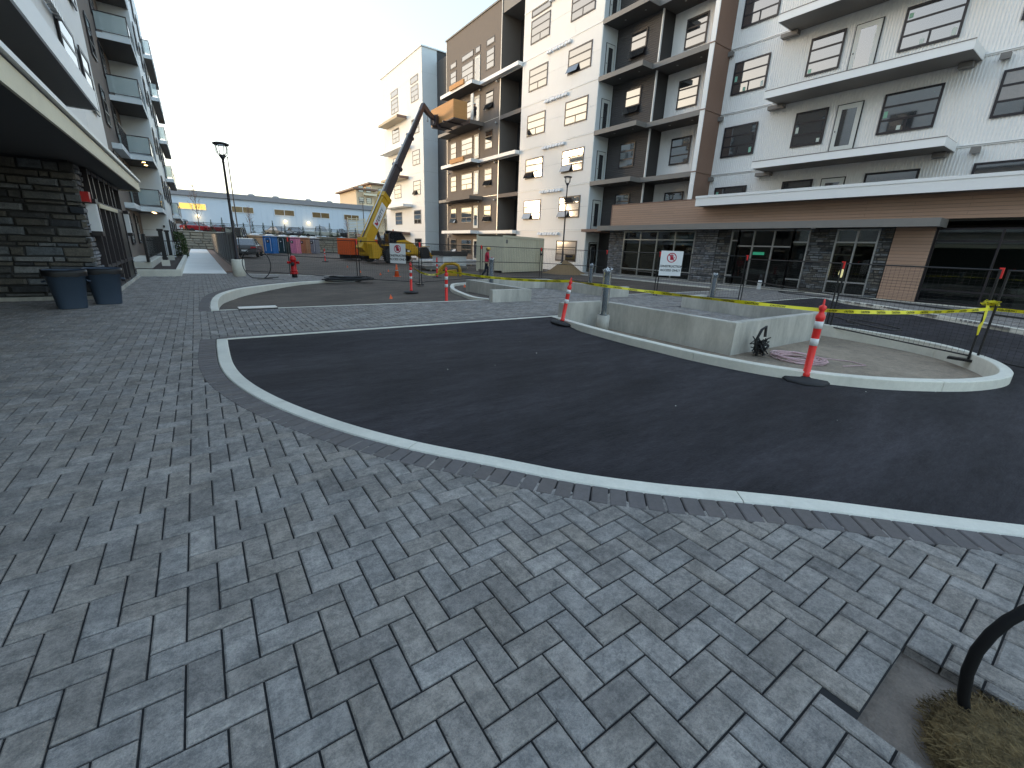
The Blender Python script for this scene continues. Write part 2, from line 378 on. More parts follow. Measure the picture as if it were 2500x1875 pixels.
# keep pavers off the kerbs: reject ones whose centre is under the soldier course
KS = offset(KO, -0.245)
def near_poly(x, y, P, d):
    for p in P:
        if abs(p.x-x) < d and abs(p.y-y) < d and (p.x-x)**2+(p.y-y)**2 < d*d: return True
    return False
OX, OY = -0.54, 1.735
for i in range(int((-9-OX)/PW)-1, int((27.2-OX)/PW)+2):
    for j in range(int((-3-OY)/PW)-1, int((30-OY)/PW)+2):
        k = (i-j) % 4
        if k == 0: cx, cy, hor = OX+(i+1)*PW, OY+(j+0.5)*PW, True
        elif k == 3: cx, cy, hor = OX+(i+0.5)*PW, OY+(j+1)*PW, False
        else: continue
        if cx < -6.5 or (cx > 7.5 and cy < -1): continue
        if not pip(cx, cy, P1): continue
        q = project((cx, cy, 0))
        if q is None or not (-260 < q[0] < 2760 and 300 < q[1] < 2250): continue
        hx, hy = (PW, PW/2) if hor else (PW/2, PW); x0, x1, y0, y1 = cx-hx, cx+hx, cy-hy, cy+hy
        if x1 > HOLE[0]+.003 and x0 < HOLE[1]-.003 and y1 > HOLE[2] and y0 < HOLE[3]-.003:   # cut pavers round the gap
            opts = [(x0, min(x1, HOLE[0]), y0, y1), (max(x0, HOLE[1]), x1, y0, y1), (x0, x1, max(y0, HOLE[3]), y1)]
            opts = [o_ for o_ in opts if o_[1]-o_[0] > .02 and o_[3]-o_[2] > .02]
            if opts:
                o_ = max(opts, key=lambda q_: (q_[1]-q_[0])*(q_[3]-q_[2])); cutp.append(o_)
            continue
        if 8.7 < cy < 9.03 and cx > 0.1 and cx < 24 and not 9.1 < cx < 13.4: continue
        if 12.56 < cy < 12.8 and cx > 0.1 and cx < 24 and not 9.1 < cx < 13.2: continue
        if -4 < cx < 9 and cy < 9 and near_poly(cx, cy, KO, 0.14): continue
        inf = 0 <= q[0] <= 2500 and 0 <= q[1] <= 1875
        slots.append((0 if inf else 1, q[2], cx, cy, hor))
slots.sort()
for o_ in cutp:
    place('paver', paver_mesh(o_[1]-o_[0], o_[3]-o_[2]).mesh('paver', M['paver']), pavement, ((o_[0]+o_[1])/2, (o_[2]+o_[3])/2, 0))
field = MB()
for n_, (a, w, cx, cy, hor) in enumerate(slots):
    dz = random.uniform(-0.0015, 0.0015)
    if n_ < 300-len(cutp):
        o = place('paver', me_h if hor else me_v, pavement, (cx, cy, dz))
        o.rotation_euler = (random.uniform(-.004,.004), random.uniform(-.004,.004), random.uniform(-.006,.006))
    else:
        src = mh if hor else mv; b = len(field.v)
        field.v += [(x+cx, y+cy, z+dz) for x, y, z in src.v]
        field.f += [tuple(b+i for i in f) for f in src.f]; field.m += src.m; field.sm += src.sm
field.build('paver', M['paver'], pavement)['kind'] = 'stuff'
# soldier course along the kerb: laid across it, 3 mm proud of the cut pavers
ms = paver_mesh(PW, 0.235).mesh('border_paver', M['border'])
for i, p in enumerate(KO):
    t = (KO[min(i+1, len(KO)-1)]-KO[max(i-1, 0)]).normalized(); nrm = Vector((t.y, -t.x, 0))
    c = p + nrm*0.123
    if c.x > 6.8: break
    o = place('border_paver', ms, pavement, (c.x, c.y, 0.004+random.uniform(0,.001)), math.atan2(t.y, t.x))
b = MB()
def band_row(P, off, z=0.004):
    src = paver_mesh(PW, 0.235)
    for i, p in enumerate(P):
        t = (P[min(i+1, len(P)-1)]-P[max(i-1, 0)]).normalized(); c = p + Vector((-t.y, t.x, 0))*off
        Mx = Matrix.Translation((c.x, c.y, z)) @ Matrix.Rotation(math.atan2(t.y, t.x), 4, 'Z')
        s0 = MB(); s0.v = list(src.v); s0.f = src.f; s0.m = src.m; s0.sm = src.sm; s0.xf(Mx)
        b.add(s0.v, s0.f)
band_row(I0, 0.13)
src = paver_mesh(2*PW, PW)
for y in (9.09, 12.52):
    x = 0.22
    while x < 24.0:
        b.add([(X+x, Y+y, Z+0.003) for X, Y, Z in src.v], src.f); x += 2*PW
b.build('border_paver', M['border'], pavement)['kind'] = 'stuff'

# ------------------------------------------------------------------ kerbs (segments are parts)
def kerb_run(parent, A, B, cuts, z0, z1, m=M['kerb'], name='kerb_stone'):
    cuts = [0]+cuts+[len(A)-1]
    for a, c in zip(cuts, cuts[1:]):
        if c-a < 1: continue
        PA, PB = list(A[a:c+1]), list(B[a:c+1])
        if a: PA[0] = PA[0].lerp(PA[1], 0.06); PB[0] = PB[0].lerp(PB[1], 0.06)
        mb_ = MB(); n = len(PA); e = 0.012; V = []
        for p, q in zip(PA, PB):
            d = (q-p).normalized()*e
            V += [(p.x,p.y,z0),(q.x,q.y,z0),(q.x,q.y,z1-e),(q.x-d.x,q.y-d.y,z1),(p.x+d.x,p.y+d.y,z1),(p.x,p.y,z1-e)]
        Fc = []
        for i in range(n-1):
            for k in range(6): Fc.append((6*i+k, 6*i+(k+1)%6, 6*i+6+(k+1)%6, 6*i+6+k))
        Fc += [(5,4,3,2,1,0), tuple(6*n-6+k for k in range(6))]
        mb_.add(V, Fc).build(name, m, parent)
kerb = thing('kerb', 'x', 'kerb', (0,9,0)); del kerb['label']; del kerb['category']; kerb['kind'] = 'structure'
KI = offset(KO, 0.165)
def nearest_i(P, x, y): return min(range(len(P)), key=lambda i: (P[i].x-x)**2+(P[i].y-y)**2)
kerb_run(kerb, KO, KI, [nearest_i(KO, .05, 8.45), nearest_i(KO, .40, 5.05), nearest_i(KO, 1.25, 3.28), nearest_i(KO, 2.97, 1.28), nearest_i(KO, 4.6, -.3)], -0.3, 0.004)
k2 = thing('kerb', 'x', 'kerb', (0,12.6,0)); del k2['label']; del k2['category']; k2['kind'] = 'structure'
kerb_run(k2, I0, I0b, [nearest_i(I0, .1, 14.4), nearest_i(I0, .8, 17.7), nearest_i(I0, 3.2, 20.5)], -0.6, 0.006)
fl = MB()   # flush edge strips of the crossing, and the outer edge of the walk
fl.box(0.21, 9.02, 8.88, 8.97, -0.3, 0.006).box(13.45, 24.1, 8.88, 8.97, -0.3, 0.006)
fl.box(0.24, 7.72, 12.62, 12.71, -0.3, 0.006).box(14.3, 24.1, 12.62, 12.71, -0.3, 0.006)
tag(fl.build('kerb', M['kerb']), kind='structure')
TIP = smooth_curve([(1.5,25.85),(3.5,24.98),(5.3,24.32),(6.2,23.85),(6.36,22.9),(5.98,21.75)], 0.2)
k3 = thing('kerb', 'x', 'kerb', (3,25,0)); del k3['label']; del k3['category']; k3['kind'] = 'structure'
kerb_run(k3, TIP, offset(TIP, -0.12), [10, 20], -0.4, 0.005)
SWI = offset(SWK, 0.16)
k4 = thing('kerb', 'x', 'kerb', (22,5,0)); del k4['label']; del k4['category']; k4['kind'] = 'structure'
kerb_run(k4, SWK, SWI, [14, 28, 42], -0.4, 0.006)
MB().box(24.1, 24.25, 12.8, 27, -0.3, 0.006).build('kerb', M['kerb'])['kind'] = 'structure'

# island rings: kerb round the near planting bed and round the far one
R1 = smooth_curve([(7.55,8.88),(7.36,7.7),(7.22,6.3),(7.2,5.2),(7.22,4.35),(7.4,3.35),(7.75,2.6),(8.3,1.92),(9.05,1.38),(9.75,1.05),(10.65,0.86),(11.5,0.95),(12.4,1.3),(13.3,1.95),(13.85,2.8),(14.15,4.0),(14.25,5.2),(14.2,7.0),(14.1,8.88)], 0.15)
R1i = offset(R1, 0.17)
k5 = thing('island_kerb', 'curved cream concrete kerb ringing the unplanted bed with the red cord', 'kerb', (10.6,0.9,-0.15))
kerb_run(k5, R1, R1i, [nearest_i(R1, 7.22, 4.35), nearest_i(R1, 9.1, 1.36), nearest_i(R1, 13.5, 2.2)], -0.6, 0.01)
R2 = smooth_curve([(7.9,12.64),(7.7,13.5),(7.96,14.83),(8.34,16.2),(8.97,17.58),(9.8,18.75),(11.2,19.1),(13.4,18.9),(14.6,17.4),(14.9,15),(14.6,12.64)], 0.15)
k6 = thing('island_kerb', 'curved concrete kerb round the far bed next to the second delineator', 'kerb', (8,14,-0.05))
kerb_run(k6, R2, offset(R2, -0.17), [24, 60], -0.6, 0.03)
# soil inside the two islands
MB().add([(p.x, p.y, -0.30) for p in R1i], [tuple(range(len(R1i)))]).build('ground', M['gravel'])['kind'] = 'structure'
MB().add([(p.x, p.y, -0.26) for p in offset(R2, -0.17)], [tuple(range(len(R2)))]).build('ground', M['dirt'])['kind'] = 'structure'

# ------------------------------------------------------------------ asphalt
AZ = -0.15
nL = nearest_i(R1, 7.3, 7.4); nLb = nearest_i(R1, 14.2, 7.0)
A_ = [(p.x-0.01, p.y) for p in KI if p.y < 7.6 and p.x < 9.2]
poly = [(A_[0][0], 7.4)] + A_[1:] + [(9.5,-4.5),(15.2,-4.5)] + [(p.x, p.y) for p in SWI[::-1] if p.y < 7.4] + [(23.95,7.4)] + [(p.x, p.y) for p in R1[nLb-0:nL-1:-1]]
a = MB(); a.add([(x, y, AZ) for x, y in poly], [tuple(range(len(poly)))])
def ramp(x0a, x0b, x1a, x1b, n=6):
    V = []
    for i in range(n+1):
        t = i/n; y = 7.4 + (8.9-7.4)*t; z = AZ + (0-AZ)*(t*t*(3-2*t)) - 0.004
        V += [(x0a+(x0b-x0a)*t, y, z), (x1a+(x1b-x1a)*t, y, z)]
    a.add(V, [(2*i, 2*i+1, 2*i+3, 2*i+2) for i in range(n)], 0, True)
ramp(A_[0][0]-0.02, 0.19, R1[nL].x+0.05, 7.6); ramp(R1[nLb].x-0.05, 14.05, 24.1, 24.2)
road = a.build('road', M['asphalt']); road['kind'] = 'structure'
# path to the far wall
pth = MB()
for y in range(26, 75, 3): pth.box(-0.72, 1.02, y-0.2, min(y+2.78, 74.8), -0.3, 0.012)
tag(pth.build('path', M['path']), kind='structure')
MB().box(1.05, 1.6, 28, 74.8, -0.3, -0.02).build('path', M['brown'])['kind'] = 'structure'

# ------------------------------------------------------------------ planter walls (seat height, open to the crossing)
def planter_walls(label, rects, base, zt=0.4, zb=-0.55):
    t = thing('planter_wall', label, 'planter', base)
    for x0, x1, y0, y1 in rects:
        w = MB(); e = 0.012
        w.box(x0, x1, y0, y1, zb, zt-e).box(x0+e, x1-e, y0+e, y1-e, zt-e, zt)
        w.build('wall_section', M['concrete'], t)
    return t
planter_walls('grey concrete seat wall around the paved alcove in the near island', [(7.62,9.0,8.5,8.7),(9.0,9.2,4.85,8.7),(9.0,13.55,4.65,4.85),(13.35,13.55,4.851,8.9),(13.551,14.5,8.7,8.9)], (9.1,4.75,0))
planter_walls('grey concrete seat wall around the paved alcove beyond the crossing', [(7.62,9.2,11.95,12.15),(9.0,9.2,12.151,16.2),(9.201,13.3,16.0,16.2),(13.1,13.3,11.95,15.999),(13.301,14.2,11.95,12.15)], (9.1,12.1,0))

# ------------------------------------------------------------------ windows
WIN = {}
UNIT_PANE = MB().box(0, 1, 0, 0.012, -1, 0).mesh('pane', M['pane'])
UNIT_BLIND = MB().box(0, 1, 0, 0.012, -1, 0).mesh('pane', M['pane_blind'])
UNIT_LIT = MB().box(0, 1, 0, 0.012, -1, 0).mesh('pane', M['litwin'])
UNIT_BRN = MB().box(0, 1, 0, 0.012, -1, 0).mesh('pane', M['brownwin'])
def win_layout(w, h, kind):
    """cells (x0,x1,z0,z1) of the glass"""
    if kind == 'A':
        a, b_ = h*0.34, h*0.67
        return [(0, w, b_, h), (0, w, a, b_), (0, w/2, 0, a), (w/2, w, 0, a)]
    if kind == 'B': return [(0, w, h*0.67, h), (0, w, h*0.34, h*0.67), (0, w, 0, h*0.34)]
    if kind == 'S': return [(0, w/2, 0, h), (w/2, w, 0, h)]
    return [(0, w, 0, h)]
def win_mesh(w, h, kind, fm, fw=0.1):
    key = (round(w,2), round(h,2), kind, fm)
    if key in WIN: return WIN[key]
    b = MB(); f = fw; d = -0.045
    b.box(0, w, d, 0.0, 0, f).box(0, w, d, 0, h-f, h).box(0, f, d, 0, f, h-f).box(w-f, w, d, 0, f, h-f)
    zs = sorted({c[2] for c in win_layout(w, h, kind) if 0.01 < c[2]}); xs_ = {c[0] for c in win_layout(w, h, kind) if c[0] > 0.01}
    for z in zs: b.box(f, w-f, d+0.004, -0.002, z-f*0.45, z+f*0.45)
    for x in xs_:
        c = [q for q in win_layout(w, h, kind) if abs(q[0]-x) < .01][0]
        b.box(x-f*0.45, x+f*0.45, d+0.008, -0.003, c[2]+f*0.45, c[3]-f*0.45 if c[3] < h-.01 else h-f)
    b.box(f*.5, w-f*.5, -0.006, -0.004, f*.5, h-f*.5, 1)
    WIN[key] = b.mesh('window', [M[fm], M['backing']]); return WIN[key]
def window(parent, side, plane, u, z, w, h, kind='A', fm='frame', open_=None, blind=0.06, glass=None, name='window', out_=0.0):
    """side: '-X' (u = larger Y edge, window runs towards -Y), '-Y' (u = left X), '+X' (u = smaller Y edge)"""
    rz = {'-X': -math.pi/2, '-Y': 0.0, '+X': math.pi/2}[side]
    loc = {'-X': (plane-out_, u, z), '-Y': (u, plane-out_, z), '+X': (plane+out_, u, z)}[side]
    o = place(name, win_mesh(w, h, kind, fm), parent, loc, rz)
    f = 0.035
    for i, (x0, x1, z0, z1) in enumerate(win_layout(w, h, kind)):
        me = glass or (UNIT_BLIND if random.random() < blind else UNIT_PANE)
        p = bpy.data.objects.new('pane', me); COL.objects.link(p); p.parent = o
        p.scale = (x1-x0-2*f, 1, z1-z0-2*f); p.location = (x0+f, -0.026, z1-f)
        p.rotation_euler = (random.uniform(-.006,.006), 0, random.uniform(-.006,.006))
        if side == '-X' and 29 < plane < 31 and z < 12 and random.random() < .4:   # makers' stickers left on new glass
            st = MB().box(0,.16,-.036,-.033,0,.3 if i % 2 else .2).mesh('sticker', M['sticker'] if random.random() < .6 else M['stickerw'])
            q = bpy.data.objects.new('sticker', st); COL.objects.link(q); q.parent = o; q.location = ((x0+.14) if random.random() < .5 else (x1-.32), 0, z0+.12)
        if open_ is not None and i in open_:
            p.location.y = -0.06; p.rotation_euler = (-R_(26), 0, 0)
    return o
def door(parent, side, plane, u, z, w=0.98, h=2.28, fm='door'):
    rz = {'-X': -math.pi/2, '-Y': 0.0, '+X': math.pi/2}[side]
    loc = {'-X': (plane, u, z), '-Y': (u, plane, z), '+X': (plane, u, z)}[side]
    key = ('door', round(w,2), round(h,2), fm)
    if key not in WIN:
        b = MB(); b.box(-.05, w+.05, -.03, 0, 0, h+.05, 1)
        b.box(0, w, -.06, -.031, 0, .28).box(0, w, -.06, -.031, h-.22, h).box(0, .2, -.06, -.031, .28, h-.22).box(w-.2, w, -.06, -.031, .28, h-.22)
        b.box(.07, .11, -.09, -.061, 1.0, 1.06, 1)
        WIN[key] = b.mesh('door', [M[fm], M['black']])
    o = place('door', WIN[key], parent, loc, rz)
    p = bpy.data.objects.new('pane', UNIT_PANE); COL.objects.link(p); p.parent = o
    p.scale = (w-.4, 1, h-.5); p.location = (.2, -.05, h-.22); p.rotation_euler = (0, 0, random.uniform(-.004,.004))
    return o
def panel_grid(parent, side, plane, u0, u1, us, zs, m, th=0.03, gap=0.012, name='panel'):
    """cladding panels between the joints us / zs; side as above"""
    me = MB().box(0,1,0,1,0,1).mesh(name, m)
    for a, b in zip(us, us[1:]):
        for c, d in zip(zs, zs[1:]):
            if side == '-X': l, s = (plane, a+gap/2, c+gap/2), (th, b-a-gap, d-c-gap)
            elif side == '+X': l, s = (plane-th, a+gap/2, c+gap/2), (th, b-a-gap, d-c-gap)
            else: l, s = (a+gap/2, plane, c+gap/2), (b-a-gap, th, d-c-gap)
            place(name, me, parent, l, 0, s)
def corrugated(parent, side, plane, u0, u1, z0, z1, m, pitch=0.16, dep=0.035, horiz=False, name='corrugated_sheet'):
    b = MB(); V = []; prof = []
    L = (z1-z0) if horiz else (u1-u0); n = int(L/pitch)+1
    for i in range(n):
        for t, d in ((0,0),(0.5,0),(0.62,dep),(0.88,dep)): 
            q = (i+t)*pitch
            if q <= L: prof.append((q, d))
    prof.append((L, 0))
    for q, d in prof:
        for e in (0, 1):
            u = (u0+q) if not horiz else (u0 if e == 0 else u1); z = (z0 if e == 0 else z1) if not horiz else z0+q
            V.append((plane-d, u, z) if side == '-X' else (u, plane-d, z))
    b.add(V, [(2*i, 2*i+1, 2*i+3, 2*i+2) for i in range(len(prof)-1)])
    return b.build(name, m, parent)
def stones(parent, side, plane, u0, u1, z0, z1, m, hmin=0.07, hmax=0.2, lmin=0.2, lmax=0.7, joined=False, seed=1):
    rnd = random.Random(seed); vars_ = []
    for k in range(5):
        b = MB(); r = random.Random(k+5)
        pts = [(0+r.uniform(0,.05), r.uniform(0,.1)), (1-r.uniform(0,.06), 0+r.uniform(0,.14)), (1-r.uniform(0,.04), 1-r.uniform(0,.14)), (r.uniform(0,.06), 1-r.uniform(0,.16))]
        inn = [(.06+.88*x, .08+.84*z) for x, z in pts]
        V = [(x, 0, z) for x, z in pts] + [(x, -0.6-r.uniform(0,.1), z) for x, z in pts] + [(x+r.uniform(-.02,.02), -1+r.uniform(-.15,.2), z) for x, z in inn]
        Fc = [(8,9,10,11)]
        for i in range(4): Fc += [(i,(i+1)%4,4+(i+1)%4,4+i),(4+i,4+(i+1)%4,8+(i+1)%4,8+i)]
        vars_.append((V, Fc, MB().add(V, Fc).mesh('stone', m)))
    allb = MB(); z = z0
    rz = {'-X': -math.pi/2, '-Y': 0.0, '+X': math.pi/2}[side]
    while z < z1-0.03:
        h = min(hmin+(hmax-hmin)*rnd.random()**1.4, z1-z); u = u0
        if z1-z-h < hmin*.6: h = z1-z
        while u < u1-0.02:
            l = rnd.uniform(lmin, lmax)
            if u1-u-l < lmin*0.6: l = u1-u
            l = min(l, u1-u); g_ = 0.008; dep = rnd.uniform(.03,.11)
            V, Fc, me = vars_[rnd.randrange(5)]
            if side == '-Y': loc = Vector((u+g_, plane, z+g_))
            elif side == '-X': loc = Vector((plane, u+l-g_, z+g_))
            else: loc = Vector((plane, u+g_, z+g_))
            sc = Vector((l-2*g_, dep, h-2*g_))
            if joined:
                Mx = Matrix.Translation(loc) @ Matrix.Rotation(rz, 4, 'Z')
                allb.add([Mx @ Vector((x*sc.x, y*sc.y, zz*sc.z)) for x, y, zz in V], Fc)
            else: place('stone', me, parent, loc, rz, sc)
            u += l
        z += h
    if joined: allb.build('stone', m, parent)['kind'] = 'stuff'
LV = [3.47, 7.12, 10.77, 14.42, 18.07, 21.72]
TOP = 25.0

# ------------------------------------------------------------------ right-hand apartment building
AB = thing('apartment_building', 'long six storey apartment building in white, taupe and corrugated metal over a stone ground floor', 'apartment building', (27.0, 30.0, 0))
w = MB(); w.box(27.03, 45, 28.06, 38.1, -0.5, TOP); w.build('wall', M['charcoal'], AB)
zs = [0.0]
for l in LV: zs += [l-0.62, l+0.0]
zs = [-0.4, 1.7, 3.47, 5.3, 7.12, 8.95, 10.77, 12.6, 14.42, 16.25, 18.07, 19.9, 21.72, 23.4, TOP]
panel_grid(AB, '-X', 26.995, 28.06, 38.1, [28.06, 31.1, 34.25, 38.1], zs, M['panel'])
for z in LV: MB().box(26.96, 26.999, 28.06, 38.1, z-0.09, z-0.02).build('seam_trim', M['whitetrim'], AB)
# side of the white block, facing the camera
w = MB(); w.box(27.0, 28.6, 28.0, 28.058, -0.4, TOP); w.build('side_wall', M['panel_blue'], AB)
for k, l in enumerate([0.12]+LV): door(AB, '-Y', 27.999, 27.5, l, 0.86, 2.3)
OPEN = {(37.0,1):[2], (37.0,2):[2], (31.7,1):[2], (31.7,2):[2], (31.7,4):[2]}
for k, l in enumerate([-0.17]+LV):
    for u, wd in ((37.0, 2.65), (31.7, 2.7)):
        bl = 0.75 if (u == 31.7 and k < 3) else (0.4 if k == 0 else 0.0)
        window(AB, '-X', 26.994, u, l+0.97, wd, 1.76, 'A', blind=bl, open_=OPEN.get((u, k)))
        if k == 5: window(AB, '-X', 26.994, u, l+2.95, wd, 0.55, 'C')
    if k:
        for y in (34.3, 33.95, 33.5, 33.15, 32.75, 32.4, 31.95, 31.6):
            MB().box(26.84, 26.993, y-0.13, y+0.13, l-0.42, l-0.2).add([(26.84,y-.13,l-.42),(26.74,y-.13,l-.44),(26.84,y-.13,l-.2),(26.84,y+.13,l-.42),(26.74,y+.13,l-.44),(26.84,y+.13,l-.2)], [(0,1,2),(3,5,4),(1,4,5,2),(0,3,4,1)]).build('dryer_vent', M['white'], AB)

# charcoal recess and corrugated recess with their balconies
MB().box(28.65, 45, 23.89, 27.99, -0.5, TOP).build('wall', M['charcoal'], AB)
corrugated(AB, '-X', 28.645, 23.9, 27.98, 3.5, TOP, M['stucco_dark'], 0.14, 0.025, True, 'lap_siding')
MB().box(28.56, 28.7, 23.84, 23.92, 3.5, TOP).build('corner_trim', M['whitetrim'], AB)
corrugated(AB, '-X', 29.95, 19.48, 23.88, 5.2, TOP, M['corr'], 0.13, 0.03)
MB().box(29.96, 45, 19.3, 23.88, -0.5, TOP).build('wall', M['charcoal'], AB)
MB().box(28.1, 29.94, 19.2, 19.48, 5.28, TOP).build('fin_wall', M['brown'], AB)
MB().box(28.04, 28.099, 19.18, 19.5, 5.28, TOP).build('fin_edge', M['whitetrim'], AB)
for l in LV[1:]:
    MB().box(28.02, 29.93, 19.16, 19.199, l-.06, l+.0).box(28.005, 28.039, 19.17, 19.52, l-.06, l).build('seam_trim', M['brown'], AB)
for k, l in enumerate(LV):
    window(AB, '-X', 28.61, 26.6, l+1.0, 1.5, 1.75, 'B', open_=[2] if k in (2,3) else None)
    window(AB, '-X', 29.9, 22.8, l+0.95, 1.65, 1.78, 'B')
    if k:
        b = MB()
        b.box(27.02, 28.64, 23.87, 27.99, l-.26, l-.02).box(28.1, 29.93, 19.51, 23.86, l-.26, l-.02)
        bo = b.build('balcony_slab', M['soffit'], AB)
        b = MB()
        b.box(26.98, 27.019, 23.83, 28.04, l-.3, l+.02).box(27.02, 28.06, 23.83, 23.869, l-.3, l+.02).box(28.06, 28.1, 19.5, 23.829, l-.3, l+.02)
        b.build('fascia', M['greytrim'], AB)
        for q in ((27.8, 26.6), (27.8, 24.8), (28.9, 22.4), (28.9, 20.6)):
            MB().lathe([(.07,0),(.07,.012)], (q[0], q[1], l-.272), 10).build('downlight', M['alu'], AB)

# corrugated wing
corrugated(AB, '-X', 29.95, -12, 19.19, 5.0, TOP, M['corr'], 0.13, 0.03)
MB().box(29.96, 45, -12, 19.29, -0.5, TOP).build('wall', M['charcoal'], AB)
for l in LV[1:]:
    b = MB(); b.box(29.89, 29.915, -12, 19.19, l-.14, l-.02).build('seam_trim', M['whitetrim'], AB)
    MB().box(29.86, 29.889, -12, 19.19, l-.09, l-.07).build('seam_trim', M['alu'], AB)
for k, l in enumerate(LV):
    op = [2] if k == 4 else None
    window(AB, '-X', 29.9, 18.7, l+0.93, 2.2, 1.82, 'A')
    window(AB, '-X', 29.9, 14.3, l+0.93, 1.68, 1.82, 'B')
    door(AB, '-X', 29.9, 12.14, l+0.38, 1.1, 2.3)
    window(AB, '-X', 29.9, 10.12, l+0.93, 2.26, 1.85, 'A', open_=[3] if k == 3 else None)
    window(AB, '-X', 29.9, 5.97, l+0.93, 2.3, 1.85, 'A')
    window(AB, '-X', 29.9, 1.2, l+0.93, 2.3, 1.85, 'A')
    if k:
        MB().box(28.03, 29.88, 6.8, 15.35, l-.28, l+.1).build('balcony_slab', M['greytrim'], AB)
        MB().box(28.0, 28.029, 6.77, 15.38, l-.30, l+.06).box(28.03, 29.88, 6.77, 6.799, l-.3, l+.06).box(28.03, 29.88, 15.351, 15.38, l-.3, l+.06).build('fascia', M['whitetrim'], AB)
        MB().box(27.985, 28.02, 6.76, 15.39, l+.061, l+.1).build('coping', M['greytrim'], AB)
        MB().box(29.5, 29.87, 15.0, 15.9, l-.5, l-.3).build('louvre_box', M['greytrim'], AB)
        MB().box(29.5, 29.87, 7.0, 7.5, l-.5, l-.3).build('louvre_box', M['greytrim'], AB)
    for y in (18.9, 5.9):
        MB().box(29.7, 29.88, y, y+.3, l+3.2, l+3.42).box(29.66, 29.7, y-.02, y+.32, l+3.18, l+3.44).build('vent_hood', M['greytrim'], AB)

# podium: brown plank band, grey canopy, white fascia
MB().box(27.22, 29.93, -12, 25.5, 3.67, 5.2).build('podium_core', M['charcoal'], AB)
pl = MB().box(0,1,0,1,0,1).mesh('plank', M['wood'])
def planks(side, plane, u0, u1, z0, z1, hh, seg):
    n = round((z1-z0)/hh); hh = (z1-z0)/n
    for i in range(n):
        u = u0 - (i % 2)*seg*0.5
        while u < u1:
            a, b_ = max(u0, u), min(u1, u+seg)
            if b_-a > .05: place('plank', pl, AB, (plane, a+.003, z0+i*hh+.006) if side == '-X' else (a+.003, plane, z0+i*hh+.006), 0, (.02, b_-a-.006, hh-.012) if side == '-X' else (b_-a-.006, .02, hh-.012))
            u += seg
planks('-X', 27.198, -4, 25.5, 3.68, 5.2, 0.152, 3.66)
MB().box(27.17, 27.6, -12, 25.53, 5.201, 5.26).build('coping', M['brown'], AB)
MB().box(27.18, 27.3, 25.44, 25.53, 3.66, 5.2).build('corner_trim', M['brown'], AB)
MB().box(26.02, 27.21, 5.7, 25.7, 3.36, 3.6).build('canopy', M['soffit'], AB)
MB().box(25.98, 26.019, 5.66, 25.74, 3.3, 3.65).box(26.02, 27.19, 5.66, 5.699, 3.3, 3.65).box(26.02, 27.19, 25.701, 25.74, 3.3, 3.65).build('fascia', M['greytrim'], AB)
MB().box(26.42, 28.6, 25.75, 28.0, 3.25, 3.46).build('porch_canopy', M['brown'], AB)
MB().box(26.32, 29.9, -12, 17.6, 4.74, 5.15).build('roof_slab', M['greytrim'], AB)
MB().box(26.28, 26.319, -12, 17.64, 4.70, 5.15).box(26.32, 29.9, 17.601, 17.64, 4.70, 5.15).build('fascia', M['whitetrim'], AB)
MB().box(26.25, 26.6, -12, 17.66, 5.151, 5.29).build('coping', M['whitetrim'], AB)

# ground floor
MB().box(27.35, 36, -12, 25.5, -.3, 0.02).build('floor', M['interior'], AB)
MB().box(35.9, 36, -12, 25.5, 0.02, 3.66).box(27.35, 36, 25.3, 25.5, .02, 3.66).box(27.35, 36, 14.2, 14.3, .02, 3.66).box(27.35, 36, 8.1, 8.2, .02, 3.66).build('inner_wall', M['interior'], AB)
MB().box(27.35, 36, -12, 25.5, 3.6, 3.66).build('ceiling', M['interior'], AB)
def storefront(y1, ms_, hz, z0=0.06, z1=3.3, X=27.2, fm='alu'):
    """y1 = left edge (larger Y); ms_ = mullion Ys going right; hz = transom heights"""
    b = MB(); f = 0.07; ys = [y1]+ms_
    for y in ys: b.box(X-.03, X+.09, y-f/2, y+f/2, z0, z1)
    for a, c in zip(ys, ys[1:]):
        for z in [z0]+hz+[z1-f]: b.box(X-.028, X+.088, c+f/2, a-f/2, z, z+f)
    o = b.build('storefront', M[fm], AB)
    zz = [z0]+hz+[z1-f]
    gm = bpy.data.meshes.get('storefront_pane') or MB().box(0, .012, 0, 1, 0, 1).mesh('storefront_pane', M['store'])
    for a, c in zip(ys, ys[1:]):
        for p, q in zip(zz, zz[1:]):
            place('pane', gm, o, (X+.03, c+f/2, p+f), 0, (1, a-c-f, q-p-f))
    return o
storefront(23.96, [22.37, 20.89, 19.4, 17.9], [0.55, 2.66])
storefront(15.35, [14.9], [0.6, 2.66]); storefront(14.9, [14.0, 12.85, 11.82], [2.35]); storefront(11.82, [11.03], [0.62, 2.6])
storefront(9.75, [8.86, 8.0], [0.66, 2.62])
storefront(5.95, [3.9, 1.9, -.1, -2.2], [0.6, 2.72], fm='frame', X=27.4)
for i, (a, c) in enumerate(((24.0, 25.5), (16.3, 17.86), (9.8, 11.0), (7.45, 7.97))):
    MB().box(27.25, 27.9, a, c, -.2, 3.4).build('stone_pier_core', M['mortar'], AB)
    stones(AB, '-X', 27.25, a, c, 0.02, 3.34, M['stone'] if i < 2 else M['stone_dark'], 0.07, 0.17, 0.15, 0.5, seed=20+i)
MB().box(27.3, 27.9, 15.4, 16.3, -.2, 3.4).build('stone_pier_core', M['mortar'], AB)
stones(AB, '-X', 27.3, 15.4, 16.3, 0.02, 3.34, M['stone_dark'], 0.09, 0.2, 0.2, 0.5, seed=40)
MB().box(27.22, 27.9, 5.99, 7.42, -.2, 3.67).build('column_core', M['charcoal'], AB)
planks('-X', 27.198, 5.98, 7.42, 0.05, 3.64, 0.152, 3.66)
MB().box(27.1, 27.3, -12, 25.5, -.2, 0.03).build('plinth', M['kerb'], AB)
